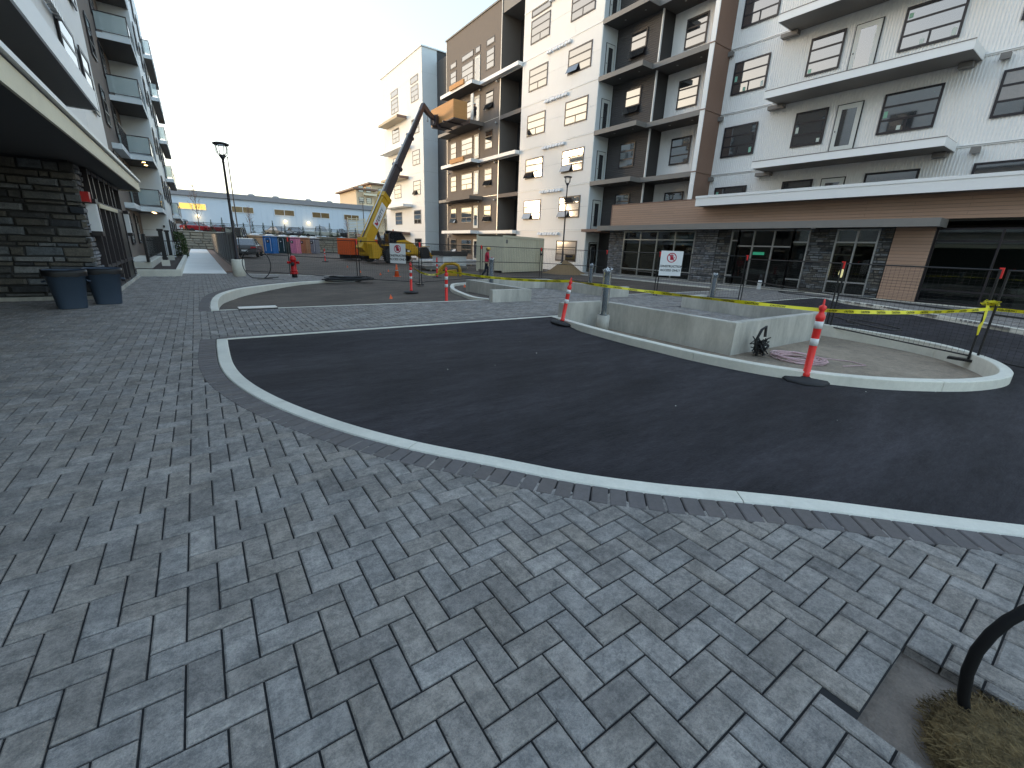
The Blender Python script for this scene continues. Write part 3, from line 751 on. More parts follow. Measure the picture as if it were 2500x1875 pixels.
door(AB, '-Y', 27.999, 27.45, 0.04, .9, 2.3, 'greytrim')
pend = MB().lathe([(.02,1.35),(.05,1.2),(.07,.9),(.07,.55)], (27.95, 9.4, 0.35), 8).lathe([(.02,.40),(.10,.3),(.13,.12),(.09,.05)], (27.95, 9.4, 0.95), 10)
pend.build('pendant_lamp', M['lampdim'], AB)
MB().box(27.12, 27.16, 13.2, 13.85, 1.9, 2.06).build('door_sign', M['green'], AB)
MB().lathe([(.1,0),(.12,.03),(.05,.06)], (26.6, 10.7, 3.29), 10).build('soffit_light', M['lampsoft'], AB)
for y, z, s_ in ((2.6, 1.0, .45), (1.2, .9, .6), (3.8, .85, .3)):
    MB().box(28.6, 29.2, y, y+s_, .02, z).build('desk', M['greytrim'], AB)

# taupe block and the pale tower
MB().box(27.0, 45, 41.75, 53.55, -0.5, 24.15).build('wall', M['stucco'], AB)
MB().box(26.9, 45, 41.6, 53.7, 24.151, 24.3).build('parapet_cap', M['greytrim'], AB)
MB().box(29.2, 45, 38.101, 41.749, -.5, 23).build('wall', M['charcoal'], AB)
MB().box(27.05, 45, 38.101, 41.749, 23.001, 24.0).build('roof_soffit', M['greytrim'], AB)
for y in (41.8, 53.5): MB().box(26.965, 26.999, y-.04, y+.04, 0, 24.1).build('corner_trim', M['alu'], AB)
for l in LV[:5]: MB().box(26.975, 26.999, 41.9, 53.4, l-.04, l-.01).build('seam_trim', M['alu'], AB)
for k, l in enumerate([-0.17]+LV[:5]):
    lit = None
    window(AB, '-X', 26.999, 52.6, l+.97, 1.5, 1.76, 'B', open_=[2] if k in (0,1) else None)
    window(AB, '-X', 26.999, 49.85, l+.97, 2.6, 1.76, 'A')
    door(AB, '-X', 26.999, 46.85, l+.35, 1.05, 2.4)
    window(AB, '-X', 26.999, 44.6, l+.97, 1.55, 1.76, 'B', open_=[2] if k in (1,2,4) else None)
    door(AB, '-X', 29.199, 40.5, l+.15, 1.0, 2.3, 'greytrim')
    if k == 5:
        for u, wd in ((52.6,1.5),(49.85,2.6),(46.85,1.05),(44.6,1.55)): window(AB, '-X', 26.999, u, l+3.02, wd, .6, 'C')
for k, l in enumerate(LV[:5]):
    whitey = k in (0, 2, 4); fm = M['whitetrim'] if whitey else M['stucco']
    MB().box(27.03, 29.19, 38.11, 41.74, l-.28, l-.02).build('balcony_slab', M['soffit'], AB)
    MB().box(26.97, 27.029, 38.11, 41.74, l-.34, l+.02).build('fascia', fm, AB)
    if whitey:
        MB().box(25.53, 26.96, 45.0, 52.2, l-.26, l-.02).build('balcony_slab', M['soffit'], AB)
        MB().box(25.49, 25.529, 44.96, 52.24, l-.30, l+.03).box(25.53, 26.96, 44.96, 44.999, l-.3, l+.03).box(25.53, 26.96, 52.2, 52.24, l-.3, l+.03).build('fascia', fm, AB)
        MB().box(26.45, 26.96, 38.11, 44.95, l-.29, l+.025).build('fascia', fm, AB)
        if k: MB().box(25.3, 25.48, 46.4, 49.6, l-.05, l+.38).build('plywood_guard', M['plywood'], AB)
    else:
        MB().box(25.3, 26.96, 44.9, 50.4, l-.32, l-.02).build('balcony_slab', M['soffit'], AB)
        MB().box(25.26, 25.299, 44.86, 50.44, l-.36, l+.0).box(25.3, 26.96, 44.86, 44.899, l-.36, l).build('fascia', fm, AB)
        MB().box(25.8, 26.96, 50.45, 53.6, l-.32, l-.02).build('balcony_slab', M['greytrim'], AB)
    for y in (52.9, 45.6, 42.3): MB().lathe([(.02,0),(.09,.02),(.12,.12),(.05,.2)], (26.86, y, l-.62), 8).build('wall_light', M['alu'], AB)
for lz, lx in ((20.6, 26.8), ): pass
MB().box(25.33, 34, 56.8, 71.3, -.5, 24.3).build('wall', M['charcoal'], AB)
zt = [-0.4, 3.47, 7.12, 10.77, 14.42, 18.07, 21.72, 24.3]
panel_grid(AB, '-X', 25.3, 56.8, 71.3, [56.8, 61.4, 66.2, 71.3], zt, M['panel'])
panel_grid(AB, '-Y', 56.77, 25.3, 27.3, [25.3, 27.3], zt, M['panel_blue'])  # bluish tone of the tower's shaded side put into its panel colour
MB().box(25.2, 34, 56.65, 71.4, 24.301, 24.42).build('parapet_cap', M['whitetrim'], AB)
MB().box(27.31, 45, 53.56, 56.79, -.5, 23.1).build('wall', M['stucco_dark'], AB)
for k, l in enumerate([-.17]+LV[:5]):
    window(AB, '-X', 25.298, 67.4, l+.97, 2.6, 1.76, 'A', fm='greytrim')
    window(AB, '-X', 25.298, 60.3, l+.97, 2.35, 1.76, 'A', fm='greytrim', open_=[2] if k in (2,) else None)
    if k == 5:
        window(AB, '-X', 25.298, 67.4, l+2.98, 2.6, .75, 'C', fm='greytrim'); window(AB, '-X', 25.298, 60.3, l+2.98, 2.35, .75, 'C', fm='greytrim')
for k, l in enumerate(LV[:5]):
    y0 = 60.9 if k in (1, 3) else 62.0
    MB().box(24.0, 25.29, y0, 69.6, l-.42, l-.12).build('balcony_slab', M['whitetrim'] if k in (1,3) else M['lumber'], AB)
    MB().box(23.96, 25.29, y0-.04, y0-.001, l-.44, l-.1).build('fascia', M['whitetrim'] if k in (1,3) else M['brown'], AB)
MB().box(26.9, 27.8, 53.3, 53.9, 0, 2.7).build('utility_cabinet', M['charcoal'], AB)

# ------------------------------------------------------------------ left-hand building
LB = thing('apartment_building', 'stone clad apartment building on the left with deep cream canopy and glass balconies', 'apartment building', (-2.2, 20, 0))
MB().box(-9.5, -2.3, 15.83, 24.0, -.3, 3.4).build('wall', M['mortar'], LB)
stones(LB, '-Y', 15.83, -6.6, -2.2, 0.1, 3.3, M['stone_dark'], 0.06, 0.27, 0.12, 0.8, seed=3)
stones(LB, '+X', -2.3, 15.8, 16.85, 0.1, 3.3, M['stone'], 0.07, 0.16, 0.15, 0.4, seed=4)
stones(LB, '+X', -2.3, 22.9, 24.0, 0.1, 3.3, M['stone'], 0.07, 0.16, 0.15, 0.4, seed=5)
MB().box(-9.5, -2.2, 15.72, 15.829, -.1, 0.09).box(-2.299, -2.08, 15.83, 24.0, -.1, 0.09).build('plinth', M['concrete'], LB)
b = MB(); ys = [16.88, 17.55, 18.55, 19.55, 20.55, 21.3, 22.87]
for y in ys: b.box(-2.3, -2.12, y-.06, y+.06, .1, 3.3)
for a, c in zip(ys, ys[1:]):
    for z, h_ in ((.1,.08),(.72,.1),(2.42,.1),(3.2,.1)): b.box(-2.29, -2.13, a+.06, c-.06, z, z+h_)
sf = b.build('storefront', M['frame'], LB)
gm = MB().box(0, .012, 0, 1, 0, 1).mesh('storefront_pane', M['pane'])
for a, c in zip(ys, ys[1:]):
    for p, q in ((.18,.72),(.82,2.42),(2.52,3.2)):
        if c-a > 1.2 and p == .82: continue
        place('pane', gm, sf, (-2.24, a+.06, p), 0, (1, c-a-.12, q-p), rot=(0,0,random.uniform(-.006,.006)))
MB().box(-2.29, -2.15, 21.37, 22.8, .18, 2.42).build('door_panel', M['black'], LB)
MB().box(-2.14, -2.09, 17.6, 21.2, 2.36, 2.47).build('transom_trim', M['cream'], LB)
for y in (16.35, 23.35):
    o = MB().box(-2.22, -2.02, y-.14, y+.14, 1.72, 2.4).build('wall_sconce', M['white'], LB)
    MB().box(-2.23, -2.0, y-.16, y+.16, 2.401, 2.52).box(-2.23, -2.0, y-.16, y+.16, 1.6, 1.719).build('sconce_cap', M['frame'], o)
MB().box(-2.22, -2.06, 15.86, 16.1, 2.42, 2.66).build('fire_alarm', M['hydrant'], LB)
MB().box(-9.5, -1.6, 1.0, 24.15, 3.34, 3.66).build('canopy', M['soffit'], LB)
MB().box(-1.599, -1.56, 1.0, 24.19, 3.3, 3.62).box(-9.5, -1.6, 24.151, 24.19, 3.3, 3.62).build('fascia', M['cream'], LB)
MB().box(-1.64, -1.50, 1.0, 24.24, 3.661, 3.74).build('flashing', M['whitetrim'], LB)
MB().box(-1.58, -1.57, 1.0, 24.2, 3.621, 3.66).build('drip_gap', M['black'], LB)
MB().box(-12, -2.28, 1.0, 24.0, 3.75, 21).build('wall', M['charcoal'], LB)
MB().box(-12, -7.0, 1.0, 15.8, -.2, 3.33).build('wall', M['stucco_dark'], LB)  # unseen wall, added to block low sky reflected in the right-hand glass

zs = [3.75, 4.2, 4.62, 6.0, 7.6, 9.2, 10.8, 12.4, 14.0, 15.6, 17.2, 18.8, 21]
panel_grid(LB, '+X', -2.24, 1, 24, [1, 4.8, 8.6, 12.4, 16.2, 20, 24.0], zs, M['panel'], th=.035)
panel_grid(LB, '-Y', 24.0, -3.0, -2.24, [-3.0, -2.28], [3.75, 9, 15, 21], M['panel'], th=.03)
for z in (5.3, 8.4, 11.5, 14.6):
    for y in (3.0, 8.0, 18.2): window(LB, '+X', -2.2, y, z+.3, 2.2, 1.7, 'A')
    for y in (21.2,):
        window(LB, '+X', -2.2, y, z+.3, 1.6, 1.7, 'B')
for z in (7.0, 10.1):
    for i in range(5): MB().box(-2.19, -2.06, 17.0+i*.28, 17.2+i*.28, z, z+.14).build('dryer_vent', M['alu'], LB)
for z in (4.65, 7.75, 10.85, 13.95):
    MB().box(-2.19, -1.6, 1.0, 16.38, z, z+.3).build('balcony_slab', M['soffit'], LB)
    MB().box(-1.599, -1.56, 1.0, 16.42, z-.02, z+.42).box(-2.19, -1.6, 16.381, 16.42, z-.02, z+.42).build('fascia', M['whitetrim'], LB)
# recessed brown part and the pale wing behind it
MB().box(-12, -3.0, 24.03, 60, -.3, 21).build('wall', M['stucco'], LB)
MB().box(-2.999, -1.5, 42.04, 60, -.3, 21).build('wall', M['charcoal'], LB)
zp = [-.1, 2.0, 4.3, 7.4, 10.5, 13.6, 16.7, 21]
panel_grid(LB, '-Y', 42.0, -3.0, -1.46, [-3.0, -1.46], zp, M['panel_blue'])
panel_grid(LB, '+X', -1.46, 42.0, 60, [42.04, 46.5, 51, 55.5, 60], zp, M['panel_blue'])
MB().box(-1.8, -1.7, 41.9, 41.99, 2.2, 2.35).build('vent_hood', M['frame'], LB)
for z in (0.6, 3.6, 6.7, 9.8, 12.9, 16.0):
    for y in (25.5, 29.5, 33.5, 37.5): window(LB, '+X', -2.97, y, z+.5, 1.5, 1.8, 'B')
    for y in (43, 47, 51.2, 56): window(LB, '+X', -1.43, y, z+.6, 1.2, 1.6, 'B')
bg_me = MB().box(0, 1, 0, .012, 0, 1).mesh('balustrade_pane', M['balglass'])
bg_mx = MB().box(0, .012, 0, 1, 0, 1).mesh('balustrade_pane', M['balglass'])
def glass_balcony(x0, x1, y0, y1, z, lights=False, ext=None):
    s_ = MB().box(x0, x1-.03, y0+.03, y1, z, z+.22).build('balcony_slab', M['soffit'], LB)
    f_ = MB().box(x0, x1, y0, y0+.029, z-.02, z+.26).box(x1-.029, x1, y0+.03, y1, z-.02, z+.26)
    if ext:
        f_.box(x0-.6, x0+.42, y0-3.8, y0-.001, z-.02, z+.26)
    f_.build('fascia', M['panel_blue'], LB)
    r = MB(); zt_ = z+1.3
    r.bar((x0, y0+.05, zt_), (x1-.02, y0+.05, zt_), .05).bar((x1-.05, y0+.05, zt_), (x1-.05, y1, zt_), .05)
    r.bar((x0, y0+.05, z+.36), (x1-.02, y0+.05, z+.36), .03).bar((x1-.05, y0+.05, z+.36), (x1-.05, y1, z+.36), .03)
    for x, y in ((x0+.02, y0+.05), (x1-.05, y0+.05), (x1-.05, (y0+y1)/2), (x1-.05, y1-.05)): r.bar((x, y, z+.26), (x, y, zt_), .045)
    if ext:
        for i in range(14): r.bar((x0+.42, y0-.3-i*.26, z+.26), (x0+.42, y0-.3-i*.26, zt_), .02)
        r.bar((x0+.42, y0, zt_), (x0+.42, y0-3.7, zt_), .045)
    o = r.build('railing', M['frame'], LB)
    place('pane', bg_me, o, (x0+.05, y0+.045, z+.4), 0, (x1-x0-.13, 1, .86))
    for a, c in ((y0+.1, (y0+y1)/2-.04), ((y0+y1)/2+.04, y1-.1)): place('pane', bg_mx, o, (x1-.055, a, z+.4), 0, (1, c-a, .86))
    if lights:
        for y in (y0+1.1, y0+2.6): MB().lathe([(.09,0),(.09,.02)], ((x0+x1)/2+.2, y, z-.022), 10).build('downlight', M['lamp'], LB)
for i, z in enumerate((3.1, 6.1, 9.2, 12.3, 15.4)):
    glass_balcony(-2.98, -1.48+0.0, 37.8, 41.99, z, lights=i in (0, 1), ext=(i in (0, 1)))
for z in (6.3, 9.4, 12.7, 15.8, 3.2): glass_balcony(-1.42, -.87, 53, 63, z)

# patio bed with railing in front of the recessed part
pb = thing('raised_bed', 'low cream concrete bed of dark soil beside the white path', 'planter', (-1.5,24.2,0))
MB().box(-2.2, -.72, 24.2, 24.36, -.1, .27).box(-.88, -.72, 24.361, 41.9, -.1, .3).build('kerb_wall', M['kerb'], pb)
MB().box(-3.0, -.881, 24.37, 41.9, -.1, .12).build('soil', M['soil'], pb)
MB().box(-2.99, -1.9, 27.5, 36.0, .13, .42).build('patio_slab', M['kerb'], pb)
for y, lab in ((30.1, 'black square post on concrete footing, the nearer of the two in the soil bed'), (37.0, 'black square post on concrete footing, the farther of the two in the soil bed')):
    t = thing('fence_post', lab, 'post', (-1.47, y, .12), group='black posts in the soil bed')
    MB().box(-.17,.17,-.17,.17,0,.3).build('footing', M['kerb'], t, world=False)
    MB().box(-.13,.13,-.13,.13,1.751,1.86).build('cap', M['black'], t, world=False)
    MB().box(-.09,.09,-.09,.09,.3,1.75).build('post', M['black'], t, world=False)
rl = thing('railing', 'black metal picket railing around the ground floor patio', 'railing', (-1.6,40.5,.12))
b = MB()
for z in (.3, 1.28): b.bar((-2.9,40.5,z),(-.95,40.5,z),.06).bar((-.95,40.5,z),(-.95,41.8,z),.06).bar((-2.0,28,z+.3),(-2.0,40.5,z+.3),.05)
b.build('rail', M['black'], rl)
for i in range(10): MB().bar((-2.85+i*.21,40.5,.3),(-2.85+i*.21,40.5,1.28),.025).build('picket', M['black'], rl)
for i in range(22): MB().bar((-2.0,28+i*.55,.6),(-2.0,28+i*.55,1.58),.03).build('picket', M['black'], rl)
MB().box(-2.05,-1.95,27.4,28.0,.42,1.7).build('privacy_panel', M['black'], rl)

# ------------------------------------------------------------------ retaining wall, upper lot, warehouse
RW = thing('retaining_wall', 'long retaining wall of rough tan blocks below the parked cars', 'wall', (10, 75.5, 0))
MB().box(-14, 36, 75.75, 76.6, -.5, 2.2).build('core', M['mortar'], RW)
rnd = random.Random(11); z = 0.0; bl = []
for k in range(3):
    b = MB(); r = random.Random(k)
    V = [(0,0,0),(1,0,0),(1,0,1),(0,0,1)] + [(.04+r.uniform(0,.05),-1,.1+r.uniform(0,.08)),(.95-r.uniform(0,.05),-.8-r.uniform(0,.3),.1),(.95-r.uniform(0,.05),-1,.88),(.05,-.8-r.uniform(0,.3),.88-r.uniform(0,.1))]
    bl.append(b.add(V, [(4,5,6,7),(0,1,5,4),(1,2,6,5),(2,3,7,6),(3,0,4,7)]).mesh('block', M['block']))
row = 0
while z < 2.15:
    h = rnd.choice((.3,.38,.22)); h = min(h, 2.2-z)
    if 2.2-z-h < .15: h = 2.2-z
    x = -3.5 - rnd.uniform(0, 1)
    while x < 23.5:
        l = rnd.uniform(.7, 1.5); place('block', bl[rnd.randrange(3)], RW, (x, 75.75, z), 0, (l-.03, rnd.uniform(.1,.2), h-.03)); x += l
    z += h; row += 1
MB().box(-14, 36, 75.5, 76.7, 2.2, 2.34).build('coping', M['block'], RW)
MB().box(-60, 90, 76.7, 99.9, 1.2, 2.1).build('ground', M['asphalt'])['kind'] = 'structure'
WH = thing('warehouse', 'long pale blue metal warehouse with a grey roof edge and a row of brown windows', 'warehouse', (12, 100, 2.1))
MB().box(-14, 33.0, 100, 130, 2.0, 8.4).build('wall', M['ware'], WH)
MB().box(-14.2, 33.3, 99.6, 130, 8.42, 9.3).build('roof', M['wareroof'], WH)
b = MB()
for x in range(-14, 33): b.box(x+.02, x+.06, 99.96, 99.998, 2.1, 8.4)
b.build('standing_seam', M['ware'], WH)['kind'] = 'stuff'
for x in (20.2, 24.3, 14.2, 10.0): MB().lathe([(.6,0),(.65,.3),(.4,.5)], (x, 103, 9.3), 10).build('roof_vent', M['wareroof'], WH)
for i, (x, wd) in enumerate(((-1.6, 4.0), (6.2, 3.6), (13.2, 3.6), (20.0, 3.4), (26.2, 3.2))):
    b = MB(); z0, z1 = 6.1, 7.25; wd_ = wd
    window(WH, '-Y', 99.95, x, z0-.0, wd, 1.15, 'S', fm='whitetrim', glass=UNIT_LIT if i == 0 else UNIT_BRN)
for x in (.9, 15.0, 19.2):
    o = MB().lathe([(.12,0),(.3,.05),(.22,.3),(.1,.34)], (x, 99.8, 5.0), 10).build('wall_light', M['lampdim'], WH)
    ld = bpy.data.lights.new('wall_light_glow', 'POINT'); ld.energy = 2.5; ld.color = (1,.7,.35); ld.shadow_soft_size = .15
    lo = bpy.data.objects.new('wall_light_glow', ld); COL.objects.link(lo); lo.location = (x, 99.3, 4.9)
def at_y(px, Y, py=570):
    d = CR*((px-1250)/F_PX) - CU*((py-937.5)/F_PX) + CF
    return d.x*Y/d.y
FB = thing('apartment_building', 'small peach coloured flat roofed building far behind the warehouse', 'apartment building', (44, 150, 0))
fx_ = at_y(876, 150)-35.5
for x0, x1, y0, z1, m in ((35.5+fx_, 41+fx_, 150, 17.6, M['peach']), (41.01+fx_, 49+fx_, 152, 19.8, M['peach']), (49.01+fx_, 56+fx_, 152, 17.4, M['panel'])):
    MB().box(x0, x1, y0, y0+20, 0, z1).build('wall', m, FB)
    MB().box(x0-1.2, x1+1.0, y0-1.2, y0+21, z1+.02, z1+.5).build('roof', M['brown'], FB)
for z in (9.5, 12.8, 16.1):
    MB().box(37.5+fx_, 47+fx_, 148.6, 149.9, z, z+.5).build('balcony_slab', M['cream'], FB)
    for x in (36.2, 38.6, 43.2, 46): window(FB, '-Y', 149.94 if x < 41 else 151.94, x+fx_, z+.9, 1.6, 1.8, 'B')
ST = thing('louvred_stair', 'cream slatted stair enclosure behind the yellow boom', 'stair', (22.5, 79, 2.1))
for i in range(14): MB().box(21.3, 24.3, 79, 79.12, 2.3+i*.24, 2.42+i*.24).build('slat', M['cream'], ST)
for x in (21.3, 22.8, 24.2): MB().box(x, x+.1, 79.13, 79.23, 2.1, 5.7).build('post', M['cream'], ST)

WF = thing('metal_fence', 'thin black picket fence on top of the tan block wall', 'fence', (10, 76.3, 2.34))
b = MB(); b.bar((-6,76.3,3.5),(28,76.3,3.5),.05).bar((-6,76.3,3.3),(28,76.3,3.3),.03).bar((-6,76.3,2.5),(28,76.3,2.5),.04); b.build('rail', M['black'], WF)
for i in range(15): MB().bar((-6+i*2.4,76.3,2.3),(-6+i*2.4,76.3,3.6),.07).build('post', M['black'], WF)
b = MB()
for i in range(226): b.bar((-6+i*.15,76.3,2.5),(-6+i*.15,76.3,3.5),.022)
b.build('picket', M['black'], WF)['kind'] = 'stuff'

# ------------------------------------------------------------------ trees and shrubs
def leafy(name, rnd, n, shape, m, size):
    b = MB()
    for i in range(n):
        p, s_ = shape(rnd); a = rnd.uniform(0, 6.28); t = rnd.uniform(-.9, .9); s_ = s_*size
        u = Vector((math.cos(a), math.sin(a), t)).normalized()*s_; v = Vector((-math.sin(a), math.cos(a), rnd.uniform(-.4,.4))).normalized()*s_*.6
        p = Vector(p); b.add([p-u*.5, p+v*.5, p+u*.5, p-v*.5], [(0,1,2,3)])
    return b.mesh(name, m)
def cone_shape(h, r):
    def f(rnd):
        z = h*rnd.random()**1.3; rr = r*(1-z/h)**.8*(.75+.35*math.sin(z*9+rnd.uniform(-1,1)))*rnd.uniform(.5,1.05); a = rnd.uniform(0,6.28)
        return (rr*math.cos(a), rr*math.sin(a), z+.1), rnd.uniform(.6,1.3)
    return f
cm = [leafy('crown', random.Random(i), 420, cone_shape(1.5+.2*i, .34), M['foliage'], .13) for i in range(3)]
tm = MB().tube([(0,0,0),(0,0,.7)], [.04,.02], 6).mesh('trunk', M['bark'])
xs_sh = [457, 519, 546, 574, 597, 619, 645, 668, 697, 741, 782, 806, 824, 868, 893]
places = ['beside the red hatchback', 'left of the lamp pole on the wall', 'behind the dark parked van', 'just right of the tall lamp pole', 'above the tan toilet', 'above the dark parked van', 'above the blue toilet', 'above the dark green toilet', 'in front of the grey sedan', 'in front of the charcoal hatchback', 'left of the pale truck cab', 'at the front of the pale truck', 'right of the pale truck', 'left of the yellow boom', 'close to the yellow boom foot']
def at_y(px, Y, py=570):
    d = CR*((px-1250)/F_PX) - CU*((py-937.5)/F_PX) + CF
    return d.x*Y/d.y
for i, px in enumerate(xs_sh):
    t = thing('conifer_shrub', 'small dark conifer on the tan block wall, ' + places[i], 'shrub', (at_y(px, 75.95), 75.95, 2.3), rz=i, group='young conifers along the block wall')
    place('crown', cm[i % 3], t, world=False, scale=(1,1,.8+.1*(i%4))); place('trunk', tm, t, world=False)
def bare_tree(label, loc, h, seed, leaves=90, m=M['autumn']):
    rnd = random.Random(seed); t = thing('young_tree', label, 'tree', loc, group='young street trees on the block wall'); b = MB(); tips = []
    b.tube([(0,0,0),(.03,.02,h*.5),(0,.05,h)], [.07,.045,.012], 6)
    for i in range(22):
        z = h*(.25+.7*i/22); a = i*2.4; l = (h-z)*.28+.25; e = Vector((math.cos(a)*l*.5, math.sin(a)*l*.5, z+l*.9))
        b.tube([(0.02,.03,z), (e.x*.6, e.y*.6, z+l*.45), tuple(e)], [.022,.014,.005], 5); tips += [Vector((0,0,z)).lerp(e, k) for k in (.5,.7,.85,1)]
        for q in range(2):
            e2 = e + Vector((rnd.uniform(-.2,.2), rnd.uniform(-.2,.2), rnd.uniform(.05,.35))); b.tube([tuple(Vector((0,0,z+l*.2)).lerp(e,.6)), tuple(e2)], [.01,.004], 4); tips.append(e2)
    b.build('trunk', M['bark'], t, world=False)
    def sh(r): p = r.choice(tips); return tuple(p+Vector((r.uniform(-.1,.1), r.uniform(-.1,.1), r.uniform(-.1,.1)))), r.uniform(.6,1.4)
    place('crown', leafy('crown', rnd, leaves, sh, m, .11), t, world=False)
bare_tree('tallest young tree on the block wall, with rusty orange leaves', (at_y(489,76), 76.0, 2.3), 6.2, 1, 330)
bare_tree('bare young tree on the block wall, behind the dark parked van', (at_y(613,76), 76.0, 2.3), 3.6, 2, 120)
bare_tree('slim bare young tree on the block wall, left of the yellow boom', (at_y(848,76), 76.0, 2.3), 3.2, 3, 110)
bare_tree('slim bare young tree right of the yellow boom against the warehouse', (at_y(941,76), 76.0, 2.3), 4.9, 4, 140)
hd = thing('cedar_shrub', 'rounded green cedar bush at the left edge of the white path', 'shrub', (-1.25, 46, 0))
def cap(rnd):
    z = rnd.uniform(0,1.9); rr = .62*min(1, (2.0-z)/.5)**.5*rnd.uniform(.6,1.05); a = rnd.uniform(0,6.28); return (rr*math.cos(a), rr*1.6*math.sin(a), z+.05), rnd.uniform(.6,1.3)
place('crown', leafy('crown', random.Random(5), 2600, cap, M['cedar'], .16), hd, world=False)
MB().tube([(0,0,0),(0,0,1.2)], [.06,.03], 6).build('trunk', M['bark'], hd, world=False)

# ------------------------------------------------------------------ cars
def car_proto(L=4.5, Wd=1.82, H=1.5, kind='suv'):
    b = MB(); hw = Wd/2
    if kind == 'sedan': P = [(-L/2,.35),(-L/2,.85),(-L/2+.25,.98),(-L/2+1.0,1.02),(L/2-1.35,.98),(L/2-.15,.78),(L/2,.5),(L/2-.05,.3)]; Q = [(-L/2+.65,1.0),(-L/2+1.35,H-.04),(-L/2+2.3,H),(L/2-2.05,H-.08),(L/2-1.3,.99)]
    elif kind == 'truck': P = [(-L/2,.5),(-L/2,1.1),(-L/2+1.9,1.1),(L/2-1.3,1.12),(L/2-.1,1.0),(L/2,.6),(L/2-.05,.4)]; Q = [(-L/2+1.9,1.1),(-L/2+2.1,H-.05),(-L/2+2.6,H),(L/2-2.0,H-.03),(L/2-1.35,1.12)]
    elif kind == 'van': P = [(-L/2,.4),(-L/2,1.2),(L/2-.9,1.2),(L/2-.1,.95),(L/2,.5)]; Q = [(-L/2,1.2),(-L/2+.08,H-.08),(-L/2+.3,H),(L/2-1.5,H-.03),(L/2-.9,1.2)]
    else: P = [(-L/2,.38),(-L/2-.02,.8),(-L/2+.08,1.05),(-L/2+.3,1.08),(L/2-1.25,1.06),(L/2-.15,.92),(L/2,.6),(L/2-.06,.35)]; Q = [(-L/2+.12,1.06),(-L/2+.55,H-.06),(-L/2+1.0,H),(L/2-2.0,H-.05),(L/2-1.25,1.06)]
    def loft(poly, ws):   # across width, slightly narrowed at the sides
        n = len(poly); V = []; cx = 0; cz = sum(z for _, z in poly)/n
        for y, k in ws: V += [(x*(.985 if k < 1 else 1), y, cz+(z-cz)*k) for x, z in poly]
        Fc = [tuple(range(n)), tuple(range((len(ws)-1)*n, len(ws)*n))[::-1]]
        for j in range(len(ws)-1):
            for i in range(n): Fc.append((j*n+i, (j+1)*n+i, (j+1)*n+(i+1)%n, j*n+(i+1)%n))
        return V, Fc
    V, Fc = loft(P, [(-hw,.86),(-hw+.1,1),(hw-.1,1),(hw,.86)]); b.add(V, Fc, 0, False)
    n = len(Q); V = [(x, -hw+.1+(.22 if z > 1.25 else 0), z) for x, z in Q] + [(x, hw-.1-(.22 if z > 1.25 else 0), z) for x, z in Q]
    gm_ = MB(); top = [i for i, (x, z) in enumerate(Q) if z > H-.12]
    gm_.add(V, [tuple(range(n)), tuple(range(n, 2*n))[::-1]] + [(i, n+i, n+(i+1)%n, (i+1)%n) for i in range(n) if not (i in top and (i+1)%n in top)], 0)
    roof = MB(); a, c = Q[top[0]], Q[top[-1]]
    rp = [(x, z) for x, z in Q if z > H-.12]; V = [(x, -hw+.31, z+.012) for x, z in rp]+[(x, hw-.31, z+.012) for x, z in rp]; k = len(rp)
    roof.add(V, [(i, i+1, k+i+1, k+i) for i in range(k-1)], 0, True)
    for sx in (-1, 1):   # pillars
        y = sx*(hw-.2); roof.bar((Q[0][0]+.02, sx*(hw-.11), Q[0][1]), (rp[0][0], sx*(hw-.31), rp[0][1]), .07, .05); roof.bar((Q[-1][0], sx*(hw-.11), Q[-1][1]), (rp[-1][0], sx*(hw-.31), rp[-1][1]), .07, .05)
        roof.bar(((Q[0][0]+Q[-1][0])/2, sx*(hw-.1), Q[0][1]), ((Q[0][0]+Q[-1][0])/2-.1, sx*(hw-.3), H-.03), .08, .05)
    return b, gm_, roof, L, hw, H
CARM = {}
def car(label, cat, name, loc, rz, paint, kind='suv', L=4.5, H=1.5, Wd=1.82, group=None):
    t = thing(name, label, cat, loc, rz, group); key = (kind, L, H, Wd)
    b, g_, r_, L, hw, H = car_proto(L, Wd, H, kind)
    bd = b.build('body', paint, t, world=False)
    bv = bd.modifiers.new('bevel', 'BEVEL'); bv.width = .05; bv.segments = 2; bv.limit_method = 'ANGLE'
    place('windows', g_.mesh('windows', M['pane']), t, world=False); place('roof', r_.mesh('roof', paint), t, world=False)
    for x in (-L/2+.85, L/2-.85):
        for y in (-hw+.1, hw-.1):
            wb = MB(); wb.lathe([(.2,-.11),(.33,-.11),(.35,-.07),(.35,.07),(.33,.11),(.2,.11)], (0,0,0), 18); wb.xf(Matrix.Translation((x, y, .35)) @ Matrix.Rotation(R_(90), 4, 'X')); o = wb.build('wheel', M['rubber'], t, world=False)
            rb = MB(); rb.lathe([(.2,-.1),(.21,0),(.2,.1)], (0,0,0), 12); rb.xf(Matrix.Translation((x, y, .35)) @ Matrix.Rotation(R_(90), 4, 'X')); rb.build('rim', M['alu'], o, world=False)
    zz = .82 if kind != 'truck' else .95
    for y in (-hw+.28, hw-.28):
        MB().box(-L/2-.035, -L/2+.1, y-.2, y+.2, zz-.09, zz+.1).build('tail_light', M['hydrant'], t, world=False)
        MB().box(L/2-.22, L/2-.02, y-.2, y+.2, zz-.17, zz-.03).build('headlight', M['lampsoft'], t, world=False)
    MB().box(-L/2-.04, -L/2-.02, -.26, .26, zz-.32, zz-.18).build('number_plate', M['white'], t, world=False)
    MB().box(-L/2-.06, -L/2+.1, -hw+.08, hw-.08, .34, .5).box(L/2-.12, L/2+.03, -hw+.1, hw-.1, .36, .52).build('bumper', M['charcoal'], t, world=False)
    return t
grp_ = 'cars parked above the block wall'
